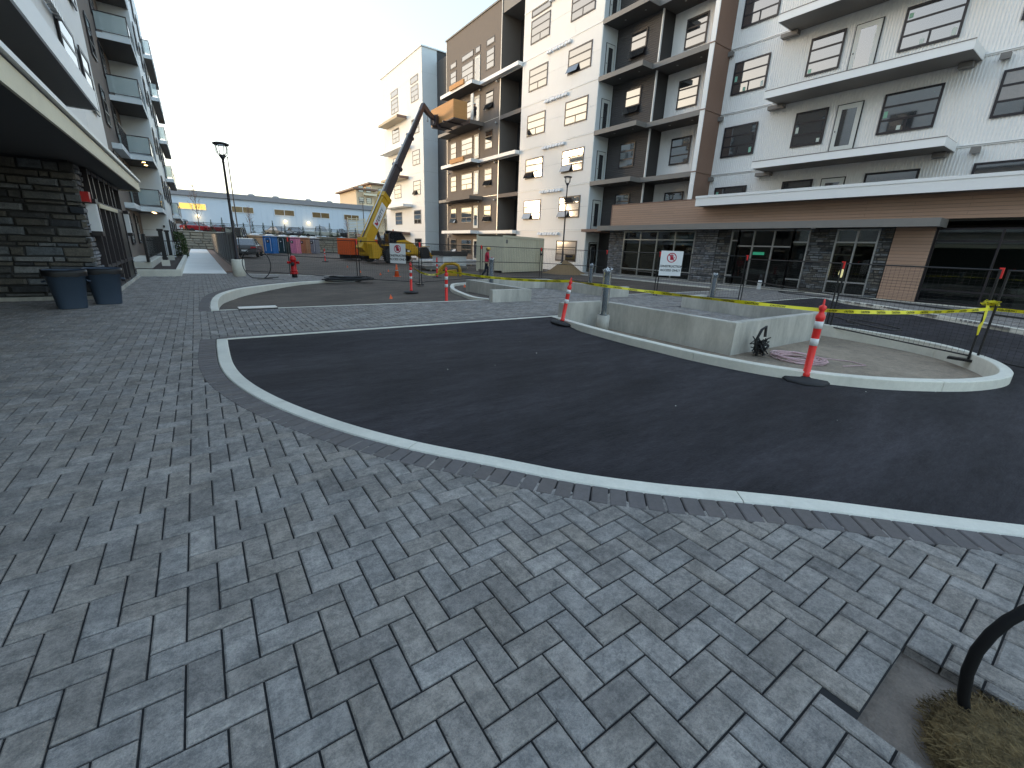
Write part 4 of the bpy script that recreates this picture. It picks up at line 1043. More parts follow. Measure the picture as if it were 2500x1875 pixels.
RP = car_paint('red_paint', (.45,.01,.02)); GP = car_paint('grey_paint', (.12,.12,.125)); WP = car_paint('white_car_paint', (.6,.6,.6)); DP = car_paint('dark_paint', (.02,.022,.028)); PP = car_paint('pale_green_white_paint', (.5,.52,.46))
YC = 82.5
car('white car with dark windows, first from the left above the block wall', 'car', 'parked_car', (at_y(447,YC+1), YC+2, 2.1), R_(80), WP, 'van', 4.6, 1.9, group=grp_)
car('bright red hatchback parked above the block wall', 'car', 'parked_car', (at_y(487,YC), YC, 2.1), R_(25), RP, 'suv', 4.3, 1.5, group=grp_)
car('low dark red sedan beside the red hatchback', 'car', 'parked_car', (at_y(545,YC), YC, 2.1), R_(10), car_paint('dark_red_paint', (.18,.01,.015)), 'sedan', 4.4, 1.35, group=grp_)
car('grey sedan above the blue and green toilets', 'car', 'parked_car', (at_y(681,YC), YC, 2.1), R_(-60), GP, 'sedan', 4.5, 1.5, group=grp_)
car('charcoal hatchback left of the pale truck', 'car', 'parked_car', (at_y(723,YC), YC, 2.1), R_(-85), car_paint('charcoal_paint', (.06,.062,.07)), 'suv', 4.3, 1.55, group=grp_)
car('pale service truck, largest vehicle above the block wall', 'truck', 'parked_truck', (at_y(786,YC), YC, 2.1), R_(-35), PP, 'truck', 5.6, 1.95, 1.95, group=grp_)
car('black pickup right of the pale truck', 'truck', 'parked_truck', (at_y(833,YC), YC, 2.1), R_(-20), DP, 'truck', 4.6, 1.75, group=grp_)
car('small dark red car just left of the yellow boom', 'car', 'parked_car', (at_y(868,YC), YC, 2.1), R_(15), RP, 'sedan', 4.0, 1.3, group=grp_)
car('white car seen right of the yellow boom', 'car', 'parked_car', (at_y(955,YC), YC-1, 2.1), R_(-30), WP, 'sedan', 4.3, 1.5, group=grp_)
car('dark grey hatchback seen from behind next to the screened fence', 'car', 'parked_car', (3.95, 49.2, 0.05), R_(78), GP, 'suv', 4.5, 1.62, 1.95)
car('tall black van behind the dark grey hatchback', 'van', 'parked_van', (3.75, 57.5, 0.0), R_(80), DP, 'van', 5.2, 2.75, 2.0)

# ------------------------------------------------------------------ portable toilets
def toilet(label, px, c, w_=1.12):
    Y = {628:62.3, 664:63.3, 695:64.6, 721:66.0, 745:67.2, 768:68.4}[px]
    t = thing('portable_toilet', label, 'toilet', (at_y(px, Y, 618), Y, 0), R_(-38), 'portable toilets in a row')
    m = mat(label.split()[0]+'_plastic', c, .45, var=.06)
    MB().box(-w_/2,w_/2,-w_/2,w_/2,.14,2.02).build('cabin', m, t, world=False)
    MB().box(-w_/2-.03,w_/2+.03,-w_/2-.03,w_/2+.03,0,.139).build('base', m, t, world=False)
    MB().box(-w_/2-.04,w_/2+.04,-w_/2-.04,w_/2+.04,2.021,2.1).lathe([(.55,2.1),(.4,2.2),(.15,2.24)], (0,0,0), 12).build('roof', M['white'], t, world=False)
    d = MB(); pts = [(-.34,.25),(-.34,1.7),(-.2,1.88),(.2,1.88),(.34,1.7),(.34,.25)]
    for a, b_ in zip(pts, pts[1:]): d.bar((a[0], -w_/2-.03, a[1]), (b_[0], -w_/2-.03, b_[1]), .035)
    o = d.build('door', M['white'] if c[2] > .03 and label.split()[0] in ('blue','dark','grey') else m, t, world=False)
    MB().box(-.17,.17,-w_/2-.045,-w_/2-.02,1.25,1.6).build('door_sign', M['ink'], o, world=False)
    MB().box(-.08,.06,-w_/2-.055,-w_/2-.046,1.38,1.5).build('door_mark', M['white'], o, world=False)
    for x in (-w_/2+.03, w_/2-.03): MB().box(x-.04,x+.04,-w_/2-.05,-w_/2,.14,2.02).build('corner_post', m, t, world=False)
toilet('tan portable toilet, first in the row beside the dark hatchback', 628, (.55,.37,.22))
toilet('blue portable toilet with white door outline', 664, (.01,.16,.5))
toilet('dark green portable toilet with white door outline', 695, (.015,.04,.045))
toilet('pink portable toilet behind the fence joint', 721, (.75,.25,.42))
toilet('brown portable toilet between pink and grey ones', 745, (.42,.2,.1))
toilet('grey portable toilet at the right end of the row', 768, (.2,.22,.28))

# ------------------------------------------------------------------ lamp posts and poles
def lamp_post(label, x, y, h, base_h=.75):
    t = thing('street_lamp', label, 'lamp post', (x, y, 0), group='dark lantern lamp posts')
    MB().lathe([(.26,-.2),(.26,base_h-.02),(.24,base_h)], n=20).build('footing', M['kerb'], t, world=False)
    MB().lathe([(.13,base_h),(.13,base_h+.06),(.075,base_h+.1),(.07,base_h+1.0),(.06,base_h+1.02),(.045,h-.75),(.06,h-.72),(.04,h-.66)], n=12).build('pole', M['frame'], t, world=False)
    b = MB(); b.lathe([(.045,h-.66),(.06,h-.6),(.15,h-.46),(.13,h-.45)], n=14); b.lathe([(.30,h-.06),(.31,h),(.2,h+.035),(.02,h+.05)], n=20)
    for k in range(4):
        a = k*math.pi/2+.3; b.tube([(math.cos(a)*r_, math.sin(a)*r_, z) for r_, z in ((.13,h-.47),(.21,h-.38),(.24,h-.25),(.23,h-.12),(.26,h-.05))], .014, 5)
    b.build('lantern', M['frame'], t, world=False)
    MB().lathe([(.10,h-.44),(.18,h-.36),(.20,h-.2),(.20,h-.07)], n=14).build('lens', glass_lens, t, world=False)
glass_lens = glass_mat('lantern_glass', (.97,.97,.97), 1.2)
lamp_post('tall dark street lamp on a concrete footing next to the white path', 1.45, 24.1, 5.5)
lamp_post('dark street lamp rising from the brown sand pile before the white block', 23.6, 26.9, 7.0)
def pole(label, px, Y, h, z0=2.1):
    t = thing('light_pole', label, 'pole', (at_y(px, Y), Y, z0), group='thin parking lot light poles')
    MB().tube([(0,0,0),(0,0,h)], [.09,.06], 8).build('pole', M['charcoal'], t, world=False)
    MB().box(-.5,.1,-.12,.12,h,h+.08).build('lamp_head', M['charcoal'], t, world=False)
pole('thin tall light pole just right of the near street lamp', 582, 80, 10.5)
pole('thin light pole standing left of the yellow boom', 890, 80, 6.2)

# ------------------------------------------------------------------ hydrant
hy = thing('fire_hydrant', 'bright red fire hydrant on the pavers by the curved kerb', 'hydrant', (3.62, 23.2, 0))
MB().lathe([(.12,0),(.12,.16)], n=16).build('stem', M['black'], hy, world=False)
MB().lathe([(.17,.16),(.17,.2),(.13,.22),(.13,.27),(.16,.28),(.16,.32),(.125,.34),(.12,.78),(.15,.8),(.15,.84),(.13,.86),(.12,.92),(.08,.98),(.03,1.0)], n=20).build('barrel', M['hydrant'], hy, world=False)
for a, r_, z in ((0,.07,.68),(math.pi,.07,.68),(-1.9,.09,.62)):
    c = MB().lathe([(r_*.8,0),(r_*.8,.1),(r_,.1),(r_,.15),(r_*.4,.17)], n=12); c.xf(Matrix.Translation((math.cos(a)*.1, math.sin(a)*.1, z)) @ Matrix.Rotation(a, 4, 'Z') @ Matrix.Rotation(R_(90), 4, 'Y')); c.build('outlet', M['hydrant'] if a == 0 else M['black'] if a < 0 else M['hydrant'], hy, world=False)
for k in range(6): MB().lathe([(.02,0),(.02,.05)], (math.cos(k)*.155, math.sin(k)*.155, .19), 6).build('bolt', M['hydrant'], hy, world=False)

# ------------------------------------------------------------------ delineators
def delineator(label, x, y, z, lean=(0,0), s=1.0, group='red and white delineator posts'):
    t = thing('delineator_post', label, 'traffic post', (x, y, z), group=group); t.rotation_euler = (Matrix.Rotation(lean[0], 3, (-CR.y, CR.x, 0)) @ Matrix.Rotation(.4, 3, 'Z')).to_euler(); t.scale = (s,)*3
    MB().lathe([(.30,0),(.30,.02),(.27,.045),(.08,.06),(.06,.075)], n=8).build('base', M['rubber'], t, world=False)
    MB().lathe([(.055,.07),(.055,.12),(.046,.13),(.05,.88),(.058,.89),(.058,.93),(.035,.97),(.03,1.0),(.045,1.02),(.045,1.06),(.02,1.08)], n=14).build('post', M['red'], t, world=False)
    for z0 in (.52, .76): MB().lathe([(.052,z0),(.053,z0+.1)], n=14).build('reflective_band', M['reflective'], t, world=False)
    MB().tube([(-.035,0,1.04),(-.035,0,1.12),(0,0,1.15),(.035,0,1.12),(.035,0,1.04)], .011, 6).build('handle', M['red'], t, world=False)
    return t
delineator('red delineator post on the bare ground holding the sagging end of the tape', 6.75, 16.6, -.12)
delineator('red delineator post at the kerb of the crossing beside the far bed', 6.47, 12.95, -.1)
delineator('leaning red delineator post at the crossing corner of the asphalt', 7.33, 8.2, -.07, lean=(R_(8), 0))
delineator('red delineator post with white bands on the asphalt, in front of the concrete corner', 7.72, 2.72, AZ, s=1.12)
delineator('small red delineator post far off beside the block wall', 9.15, 42, -.05)
delineator('red delineator post beyond the fence near the yellow bucket', 11.2, 23.6, -.08)
cn = thing('traffic_cone', 'small orange traffic cone on the dirt in front of the yellow machine', 'cone', (9.05, 24.3, -.07))
MB().lathe([(.13,.03),(.03,.68)], n=14).build('cone', M['orange'], cn, world=False); MB().box(-.18,.18,-.18,.18,0,.03).build('base', M['orange'], cn, world=False)
MB().lathe([(.085,.33),(.062,.46)], n=14).build('reflective_band', M['reflective'], cn, world=False)
for i, (x, y, wh) in enumerate(((7.9,27.5,'behind the orange cone'),(8.4,25.3,'just left of the orange cone'),(10.0,28.5,'between the orange cone and the yellow machine'),(9.6,17.5,'inside the far bed'),(5.0,14.2,'near the crossing kerb'),(8.6,33,'before the yellow machine'))):
    t = MB().add([(x,y,-.05),(x+.12,y,-.03),(x+.06,y+.05,.1),(x+.06,y-.08,-.04)], [(0,1,2),(0,1,3)]).build('marker_flag', M['orange'])
    tag(t, 'tiny orange survey marker on the dirt ' + wh, 'marker', group='orange survey markers on the dirt')

# ------------------------------------------------------------------ wrapped bollard lights
def bollard(label, x, y, z, h, foot=0.0):
    t = thing('bollard_light', label, 'bollard', (x, y, z), group='plastic wrapped bollard lights'); z0 = foot
    if foot: MB().lathe([(.17,0),(.17,foot)], n=18).build('footing', M['concrete'], t, world=False)
    MB().lathe([(.105,z0),(.105,z0+h-.18),(.09,z0+h-.18),(.09,z0+h-.06),(.105,z0+h-.06),(.105,z0+h)], n=18).build('post', M['wrapcore'], t, world=False)
    rnd = random.Random(int(x*10)); b = MB(); V = []; n = 22; rows = 16
    for j in range(rows):
        zz = z0+.02+(h+.02)*j/(rows-1)
        for k in range(n):
            r_ = .108+.006*rnd.random()+(.03*rnd.random() if j in (0, rows-1) else 0); a = 2*math.pi*k/n; V.append((r_*math.cos(a), r_*math.sin(a), zz+rnd.uniform(-.01,.01)))
    Fc = [(j*n+k, j*n+(k+1)%n, (j+1)*n+(k+1)%n, (j+1)*n+k) for j in range(rows-1) for k in range(n)]
    b.add(V, Fc, 0, True).build('plastic_sleeve', wrapglass, t, world=False)
    b = MB()
    for k in range(26):
        a = rnd.uniform(0,6.28); r_ = rnd.uniform(.01,.11); p = Vector((r_*math.cos(a), r_*math.sin(a), z0+h+rnd.uniform(0,.07)))
        b.add([p, p+Vector((rnd.uniform(-.06,.06), rnd.uniform(-.06,.06), rnd.uniform(-.03,.06))), p+Vector((rnd.uniform(-.06,.06), rnd.uniform(-.06,.06), -.03))], [(0,1,2)])
    b.build('plastic_wrap', M['wrap'], t, world=False)
wrapglass = glass_mat('thin_plastic_film', (.86,.88,.92), 1.6, .18, .12)
bollard('plastic wrapped dark bollard inside the far concrete bed, in front of the worker', 9.6, 15.2, -.1, 1.35)
bollard('plastic wrapped dark bollard on a round footing beside the leaning red post', 8.55, 7.95, -.3, 1.12, .42)
bollard('plastic wrapped dark bollard beyond the far bed, before the first stone pier', 14.9, 14.9, -.05, 1.15)
bollard('plastic wrapped dark bollard behind the near alcove wall, before the dark entry', 15.9, 9.35, -.05, 1.1)

# ------------------------------------------------------------------ temporary fence
FH = 1.83
def fence_panel(label, p, q, z0=-.05, z1=None, mesh_=True, clamp=True):
    z1 = z0 if z1 is None else z1
    t = thing('site_fence', label, 'fence', (p[0], p[1], z0), group='black temporary site fence panels')
    P, Q = Vector((0,0,0)), Vector((q[0]-p[0], q[1]-p[1], z1-z0)); d = (Q-P).normalized(); P = P+d*.07; Q = Q-d*.07; up = Vector((0,0,1))
    for a in (P, Q): MB().tube([a+up*.05, a+up*FH], .021, 8).build('post', M['black'], t, world=False)
    b = MB()
    for z in (.12, .98, FH-.02): b.tube([P+up*z, Q+up*z], .019 if z > .5 else .017, 6)
    b.build('rail', M['black'], t, world=False)
    if mesh_:
        b = MB(); L = (Q-P).length; n = int(L/.11)
        for i in range(1, n): 
            c = P.lerp(Q, i/n); b.bar(c+up*.13, c+up*(FH-.04), .0035)
        for i in range(1, 26):
            z = .12+i*(FH-.16)/26; b.bar(P+up*z, Q+up*z, .0035)
        b.build('wire_mesh', M['black'], t, world=False)['kind'] = 'stuff'
    b = MB(); b.box(-.08+Q.x,.08+Q.x,-.3+Q.y,.3+Q.y,Q.z,Q.z+.05); b.build('foot', M['black'], t, world=False)
    if clamp: MB().box(Q.x+.01,Q.x+.075,Q.y-.045,Q.y+.02,Q.z+FH-.17,Q.z+FH+.03).build('clamp', M['red'], t, world=False)
    return t
fp = [(1.75,27.2),(3.75,24.9),(6.1,21.4),(8.2,19.0),(12.95,21.6),(17.0,21.3),(18.1,17.0),(15.95,12.0),(18.4,9.55),(14.15,4.75),(12.6,1.6),(11.3,-.8)]
fl_ = ['fence panel running from the street lamp to the hydrant','fence panel behind the hydrant, in front of the dirt field','fence panel carrying the sign in front of the yellow machine','fence panel between the yellow machine and the pale container','fence panel in front of the pale container and the worker','fence panel in front of the white block wall','fence panel in front of the first glass storefront','fence panel right of the construction sign, before the stone pier','fence panel in front of the entry doors','fence panel before the brown plank column','fence panel beside the rounded end of the island kerb']
for (a, c, l) in zip(fp, fp[1:], fl_):
    zz = -.05 if a[1] > 10 else AZ
    fence_panel(l, a, c, zz)
# screened fence along the path
sf_ = thing('screened_fence', 'dark mesh screened fence running along the right side of the white path', 'fence', (1.75, 28, 0))
y = 28.0
while y < 68:
    b = MB(); b.bar((1.75,y,0),(1.75,y,2.0),.05).bar((1.75,y,1.98),(1.75,y+3,1.98),.04).bar((1.75,y,.1),(1.75,y+3,.1),.04); b.build('frame', M['black'], sf_)
    MB().box(1.74,1.755,y+.03,y+2.97,.12,1.94).build('screen', M['charcoal'], sf_); y += 3.0

# ------------------------------------------------------------------ lettering
def text_mesh(name, s, size, m, align='CENTER', bold=0.0):
    c = bpy.data.curves.new(name, 'FONT'); c.body = s; c.size = size; c.align_x = align; c.resolution_u = 2; c.offset = bold; c.extrude = 0.002
    o = bpy.data.objects.new(name, c); COL.objects.link(o); bpy.context.view_layer.update()
    me = bpy.data.meshes.new_from_object(o); bpy.data.objects.remove(o); me.materials.clear(); me.materials.append(m); me.name = name
    return me
def sign(label, loc, rz, w_=.92, h_=1.12):
    t = thing('site_sign', label, 'sign', loc, rz, 'white construction access signs')
    MB().box(-w_/2,w_/2,0,.012,-h_,0).build('board', M['white'], t, world=False)
    def ring(cx, cz, r0, r1, m, y, n=36):
        V = []; 
        for k in range(n):
            a = 2*math.pi*k/n; V += [(cx+r0*math.cos(a), y, cz+r0*math.sin(a)), (cx+r1*math.cos(a), y, cz+r1*math.sin(a))]
        MB().add(V, [(2*k, 2*k+1, (2*k+3) % (2*n), (2*k+2) % (2*n)) for k in range(n)]).build('prohibition_ring', m, t, world=False)
    cz = -h_*.27; r = w_*.22
    hnd = MB()
    hnd.obox((0,-.004,cz-.03),(1,0,0),(0,1,0),(0,0,1),.062,.001,.06)
    for k, (x, l) in enumerate(((-.05,.085),(-.018,.105),(.015,.10),(.047,.08))): hnd.obox((x,-.004,cz+.03+l/2),(1,0,0),(0,1,0),(0,0,1),.013,.001,l/2)
    hnd.obox((.085,-.004,cz-.01),(.7,0,.7),(0,1,0),(-.7,0,.7),.045,.001,.014); hnd.build('hand_mark', M['inkred'], t, world=False)
    ring(0, cz, r*.82, r, M['inkred'], -.006)
    MB().obox((0,-.007,cz),(.707,0,-.707),(0,1,0),(.707,0,.707),r*.86,.001,.018).build('prohibition_bar', M['inkred'], t, world=False)
    for i, s in enumerate(('CONSTRUCTION', 'ACCESS ONLY')):
        me = text_mesh('lettering', s, .128, M['ink'], bold=.003); place('lettering', me, t, (0,-.005,-h_*.66-i*.16), rot=(R_(90),0,0), world=False)
    return t
d1 = math.atan2(fp[3][1]-fp[2][1], fp[3][0]-fp[2][0])
def on_seg(a, b_, t_): return Vector((a[0]+(b_[0]-a[0])*t_, a[1]+(b_[1]-a[1])*t_, 0))
s1 = on_seg(fp[2], fp[3], .66); nrm = Vector((math.sin(d1), -math.cos(d1), 0))
sign('white sign with red hand symbol hanging in front of the yellow machine', tuple(s1+nrm*.05+Vector((0,0,1.72))), d1, .78, .86)
s2 = on_seg(fp[7], fp[8], .13)
d2 = math.atan2(fp[8][1]-fp[7][1], fp[8][0]-fp[7][0])
sign('white sign with red hand symbol before the glass storefront', (s2.x-.07, s2.y-.1, 1.86), d2+.1, .9, 1.0)

# ------------------------------------------------------------------ caution tape
TXT = text_mesh('lettering', 'CAUTION', .052, M['ink'], 'LEFT', .0015)
tv = [tuple(v.co) for v in TXT.vertices]; tf = [tuple(p.vertices) for p in TXT.polygons]
def tape(label, p, q, sag, tw=0.0):
    p, q = Vector(p), Vector(q); L = (q-p).length; n = max(8, int(L/.12)); d = (q-p).normalized(); side = d.cross(Vector((0,0,1))).normalized()
    def pt(s_): 
        t_ = s_/L; c = p.lerp(q, t_); c.z -= 4*sag*t_*(1-t_); return c
    def fr(s_):
        a = tw*math.sin(s_*1.9+p.x)+.15*math.sin(s_*5); up = (Vector((0,0,1))*math.cos(a)+side*math.sin(a)); return up
    b = MB(); V = []
    for i in range(n+1):
        s_ = L*i/n; c = pt(s_); u = fr(s_); V += [c-u*.032, c+u*.032]
    b.add(V, [(2*i,2*i+2,2*i+3,2*i+1) for i in range(n)], 0, True)
    t = b.build('caution_tape', M['tape']); tag(t, label, 'tape', 'yellow caution tape runs')
    lb = MB(); s0 = .1
    face = side if side.dot(Vector((0,0,EYE))-p) > 0 else -side
    flip = side.dot(Vector((0,0,0))-Vector((p.x,p.y,0))) < 0
    while s0 < L-.4:
        W_ = []
        for x, y, z in tv:
            s_ = s0+(x if not flip else .26-x); s_ = min(max(s_,0),L); c = pt(s_); u = fr(s_); W_.append(c+u*(y-.019)+face*.004)
        lb.add(W_, tf); s0 += .42
    place('lettering', lb.mesh('lettering', M['ink']), t)['kind'] = 'stuff'
    return t
T1, T2, T3, T4, T5 = (6.75,16.6,.92), (6.47,12.95,.93), (7.55,8.2,.98), (7.74,2.72,.98), (12.6,1.6,.93)
tape('sagging tape run between the two posts on the dirt', T1, T2, .22, .5)
tape('tape run passing in front of the worker and the far bed', T2, T3, .08, .25)
tape('tape run over the near alcove between the leaning post and the tall post', T3, T4, .03, .9)
tape('tape run from the tall post to the fence end on the right', T4, T5, .05, .5)
tape('tape run leaving the picture past the fence end', T5, (13.9,-1.2,.95), .03, .3)
kn = MB(); rnd = random.Random(3)
for i in range(16): kn.tube([Vector((12.6,1.62,1.02))+Vector((rnd.uniform(-.14,.14), rnd.uniform(-.14,.14), rnd.uniform(-.04,.07))) for k in range(4)], .008, 4)
kn.add([(12.5,1.62,1.0),(12.46,1.66,1.0),(12.42,1.6,.78),(12.37,1.63,.78),(12.39,1.66,.6),(12.33,1.6,.6),(12.33,1.63,.42),(12.29,1.6,.44)], [(0,1,3,2),(2,3,5,4),(4,5,7,6)])
tag(kn.build('tape_knot', M['tape']), 'knotted yellow tape tied round the top of the fence joint', 'tape')

# ------------------------------------------------------------------ telehandler
TH = thing('telehandler', 'yellow telehandler with its long boom raised to the fifth floor', 'telehandler', (11.9, 40.2, 0), math.atan2(.555, .832))
def TB(name, mb, m, parent=None): return mb.build(name, m, parent or TH, world=False)
ch = MB(); ch.prism_y([(.1,.75),(-.1,1.7),(.0,2.15),(.9,2.0),(1.7,1.35),(2.4,1.2),(9.0,1.05),(9.4,.9),(9.2,.6),(.2,.6)], -.62, .42)
ch.prism_y([(.1,.4),(.0,1.6),(.9,1.6),(1.3,1.0),(1.0,.4)], -1.1, -.63)
TB('chassis', ch, M['yellow'])
hd_ = MB(); hd_.prism_y([(3.4,.75),(3.6,2.0),(4.9,2.12),(6.2,1.85),(7.2,1.25),(7.3,.75)], -1.2, -.64)
h_ = TB('engine_hood', hd_, M['yellow']); bv = h_.modifiers.new('bevel','BEVEL'); bv.width=.08; bv.segments=3
TB('hood_grille', MB().prism_y([(4.1,1.0),(3.9,1.45),(4.6,1.4),(5.7,1.1),(5.7,.98)], -1.215, -1.201), M['boom'])
TB('number_panel', MB().box(5.1,5.5,-1.225,-1.216,1.0,1.16), M['white'])
cb = MB(); cb.prism_y([(2.4,1.3),(2.4,2.55),(2.7,2.75),(4.3,2.75),(5.0,2.14),(5.0,1.5)], -1.1, -.66); TB('cab', cb, M['pane'])
cf = MB()
for a, c in (((2.4,1.3),(2.4,2.55)),((2.4,2.55),(2.7,2.77)),((2.7,2.77),(4.3,2.77)),((4.3,2.77),(5.0,2.14))):
    for y in (-1.12, -.64): cf.bar((a[0],y,a[1]),(c[0],y,c[1]),.07)
cf.box(2.5,4.5,-1.15,-.62,2.76,2.84); TB('cab_frame', cf, M['boom'])
for x in (2.3, 8.3):
    for y in (-1.15, 1.15):
        wb = MB(); wb.lathe([(.34,-.22),(.60,-.22),(.70,-.15),(.72,0),(.70,.15),(.60,.22),(.34,.22)], n=26)
        for k in range(26):
            a = 2*math.pi*k/26
            for s_ in (-1, 1): wb.obox((math.cos(a)*.72, math.sin(a)*.72, s_*.1), (math.cos(a),math.sin(a),0), (-math.sin(a),math.cos(a),.5*s_), (0,0,1), .035, .045, .1)
        wb.xf(Matrix.Translation((x,y,.74)) @ Matrix.Rotation(R_(90),4,'X')); o = TB('wheel', wb, M['rubber'])
        rb = MB(); rb.lathe([(.34,-.2),(.30,-.06),(.12,-.1),(.1,-.16),(.1,.16),(.12,.1),(.30,.06),(.34,.2)], n=20); rb.xf(Matrix.Translation((x,y,.74)) @ Matrix.Rotation(R_(90),4,'X')); TB('rim', rb, M['yellow'], o)
TB('mudguard', MB().box(7.5,9.0,-1.35,-.95,1.52,1.58).box(1.5,3.1,-1.35,-.95,1.52,1.58), M['yellow'])
for y in (-.9, .9):
    st = MB(); st.bar((8.9,y,1.05),(11.1,y,.22),.22,.3).bar((8.7,y,1.35),(10.4,y,.6),.09).obox((11.3,y,.1),(1,0,0),(0,1,0),(0,0,1),.3,.2,.05); TB('stabiliser', st, M['yellow'])
TB('beacon', MB().lathe([(.06,2.84),(.06,2.98)], (3.5,-.8,0), 8), M['orange'])
TB('mirror', MB().bar((7.0,-1.1,1.6),(7.1,-1.25,2.3),.04).box(7.0,7.3,-1.3,-1.2,1.95,2.25), M['black'])
ax = Vector((.597,0,.802)); up_ = Vector((-.802,0,.597)); P0 = Vector((.1,0,1.15))
def boom_sec(s0, s1_, w_, h_): return MB().obox(P0+ax*((s0+s1_)/2), ax, (0,1,0), up_, (s1_-s0)/2, w_/2, h_/2)
TB('boom_base_section', boom_sec(-.2, 5.8, .62, 1.02), M['yellow'])
TB('boom_collar', boom_sec(5.45, 5.9, .74, 1.16), M['yellow'])
TB('boom_middle_section', boom_sec(5.81, 9.3, .48, .74), M['boom']); TB('boom_collar', boom_sec(9.2, 9.5, .6, .9), M['boom'])
TB('boom_upper_section', boom_sec(9.51, 13.1, .4, .56), M['boom']); TB('boom_collar', boom_sec(13.0, 13.25, .5, .7), M['boom'])
TB('boom_tip_section', boom_sec(13.26, 17.3, .32, .42), M['boom'])
b = MB()
for s0, s1_, o_ in ((1.5,9.3,.62),(5.9,13.1,.5),(9.6,16.5,.36)): b.tube([P0+ax*s0+up_*o_, P0+ax*s1_+up_*(o_-.08)], .055, 6).tube([P0+ax*(s0+1)-up_*o_, P0+ax*s1_-up_*(o_-.1)], .028, 6)
TB('hydraulic_line', b, M['alu'])
TB('boom_skid', boom_sec(.3, 5.6, .1, .06).xf(Matrix.Translation(up_*.56)), M['boom'])
TB('lift_cylinder', MB().tube([(3.0,0,1.1),P0+ax*2.6-up_*.55],.14,10).tube([P0+ax*2.5-up_*.58,P0+ax*4.4-up_*.4],.08,8), M['boom'])
kn_ = P0+ax*17.2
jb = MB(); jb.bar(kn_+Vector((-.1,0,.05)), kn_+Vector((.9,0,-.35)), .34, .5).bar(kn_+Vector((.8,0,-.35)), kn_+Vector((2.3,0,-.66)), .34, .42).box(kn_.x+1.9,kn_.x+2.5,-.35,.35,kn_.z-1.2,kn_.z-.3)
jb.box(kn_.x+2.5,kn_.x+2.6,-.5,.5,kn_.z-1.4,kn_.z-.1).bar(kn_+Vector((1.6,-.3,-1.2)),kn_+Vector((2.3,.4,-.1)),.12).bar(kn_+Vector((1.6,.3,-.4)),kn_+Vector((2.3,-.4,-1.3)),.1)
TB('jib', jb, M['boom'])
TB('hook', MB().tube([kn_+Vector((.8,0,-.6)),kn_+Vector((.8,0,-1.0))],.02,6).tube([kn_+Vector((.8+.1*math.sin(a*.7),0,-1.1+.1*math.cos(a*.7))) for a in range(8)],.025,6), M['boom'])
# VERITY banner on the boom's near side
bn = MB().obox(P0+ax*3.65+Vector((0,-.325,0)), ax, (0,1,0), up_, 1.2, .006, .38); bo = TB('name_board', bn, M['white'])
Mx = Matrix((( ax.x, up_.x, 0, 0),(0,0,-1,0),(ax.z, up_.z, 0, 0),(0,0,0,1)))
me = text_mesh('lettering', 'ERITY', .52, M['ink'], 'LEFT', .004); o = place('lettering', me, bo, world=False); bp_ = P0+ax*3.1+Vector((0,-.335,0))-up_*.18
o.matrix_local = Matrix.Translation(bp_) @ Matrix(((ax.x, up_.x, 0, 0),(0,0,-1,0),(ax.z, up_.z, 0, 0),(0,0,0,1)))
e = MB()
def lp(u_, v_): return P0+ax*(2.62+u_)+up_*(v_)+Vector((0,-.336,0))
e.add([lp(-.05,.2),lp(.12,.2),lp(.3,-.2),lp(.16,-.2)],[(0,1,2,3)]).add([lp(.16,-.2),lp(.3,-.2),lp(.46,.2),lp(.34,.2)],[(0,1,2,3)]).add([lp(-.05,.2),lp(.0,.0),lp(.02,-.24),lp(.12,-.12)],[(0,1,2,3)])
TB('emblem', e, M['inkred'], bo)

# plywood sided work platform carried at the boom tip
WPm = thing('work_platform', 'orange plywood box platform lifted by the boom against the building', 'platform', (23.3, 46.3, 13.9))
W0, W1, Y0, Y1, Z0, Z1 = 22.75, 24.3, 43.7, 48.9, 13.95, 15.55
MB().box(W0,W1,Y0,Y1,Z0-.1,Z0).build('deck', M['boom'], WPm)
for n_, bx in (('side_panel',(W0,W0+.03,Y0,Y1-1.7)),('side_panel',(W0,W0+.03,Y1-1.68,Y1)),('side_panel',(W1-.03,W1,Y0,Y1)),('side_panel',(W0+.031,W1-.031,Y0,Y0+.03)),('side_panel',(W0+.031,W1-.031,Y1-.03,Y1))):
    MB().box(*bx,Z0+.01,Z1).build(n_, M['plywood'], WPm)
b = MB()
for y in (Y0+.1, (Y0+Y1)/2, Y1-.1): b.bar((W0+.06,y,Z0),(W0+.06,y,Z1+.02),.06).bar((W1-.06,y,Z0),(W1-.06,y,Z1+.02),.06)
for y in (45.2, 47.6): b.box(22.3,24.6,y-.1,y+.1,Z0-.22,Z0-.101)
b.build('frame', M['boom'], WPm)

# ------------------------------------------------------------------ shipping container
CN = thing('shipping_container', 'pale olive shipping container standing before the white block', 'container', (18.1, 27.1, 0), R_(22))
L = 5.95; b = MB()
b.box(0.001,L-.001,.06,2.38,.12,2.5); b.build('box', M['container'], CN, world=False)
pr = MB(); pts = []
x = .12
while x < L-1.3: pts += [(x,.035),(x+.09,.035),(x+.15,0.0),(x+.24,0.0)]; x += .3
V = []
for q, d in pts: V += [(q, d+.0, .18), (q, d, 2.42)]
pr.add(V, [(2*i,2*i+2,2*i+3,2*i+1) for i in range(len(pts)-1)]); pr.build('corrugated_side', M['container'], CN, world=False)
b = MB(); b.box(0,L,-.02,.08,0,.17).box(0,L,-.02,.08,2.43,2.58).box(0,.1,-.02,.08,.17,2.43).box(L-.1,L,-.02,.08,.17,2.43).box(0,.1,2.3,2.44,0,2.58).box(L-.1,L,2.3,2.44,0,2.58).box(.1,L-.1,2.36,2.44,2.44,2.58); b.build('frame', M['container'], CN, world=False)
for x in (L-1.25, L-.68): MB().box(x,x+.55,.0,.05,.18,2.42).build('door', M['container'], CN, world=False)
b = MB()
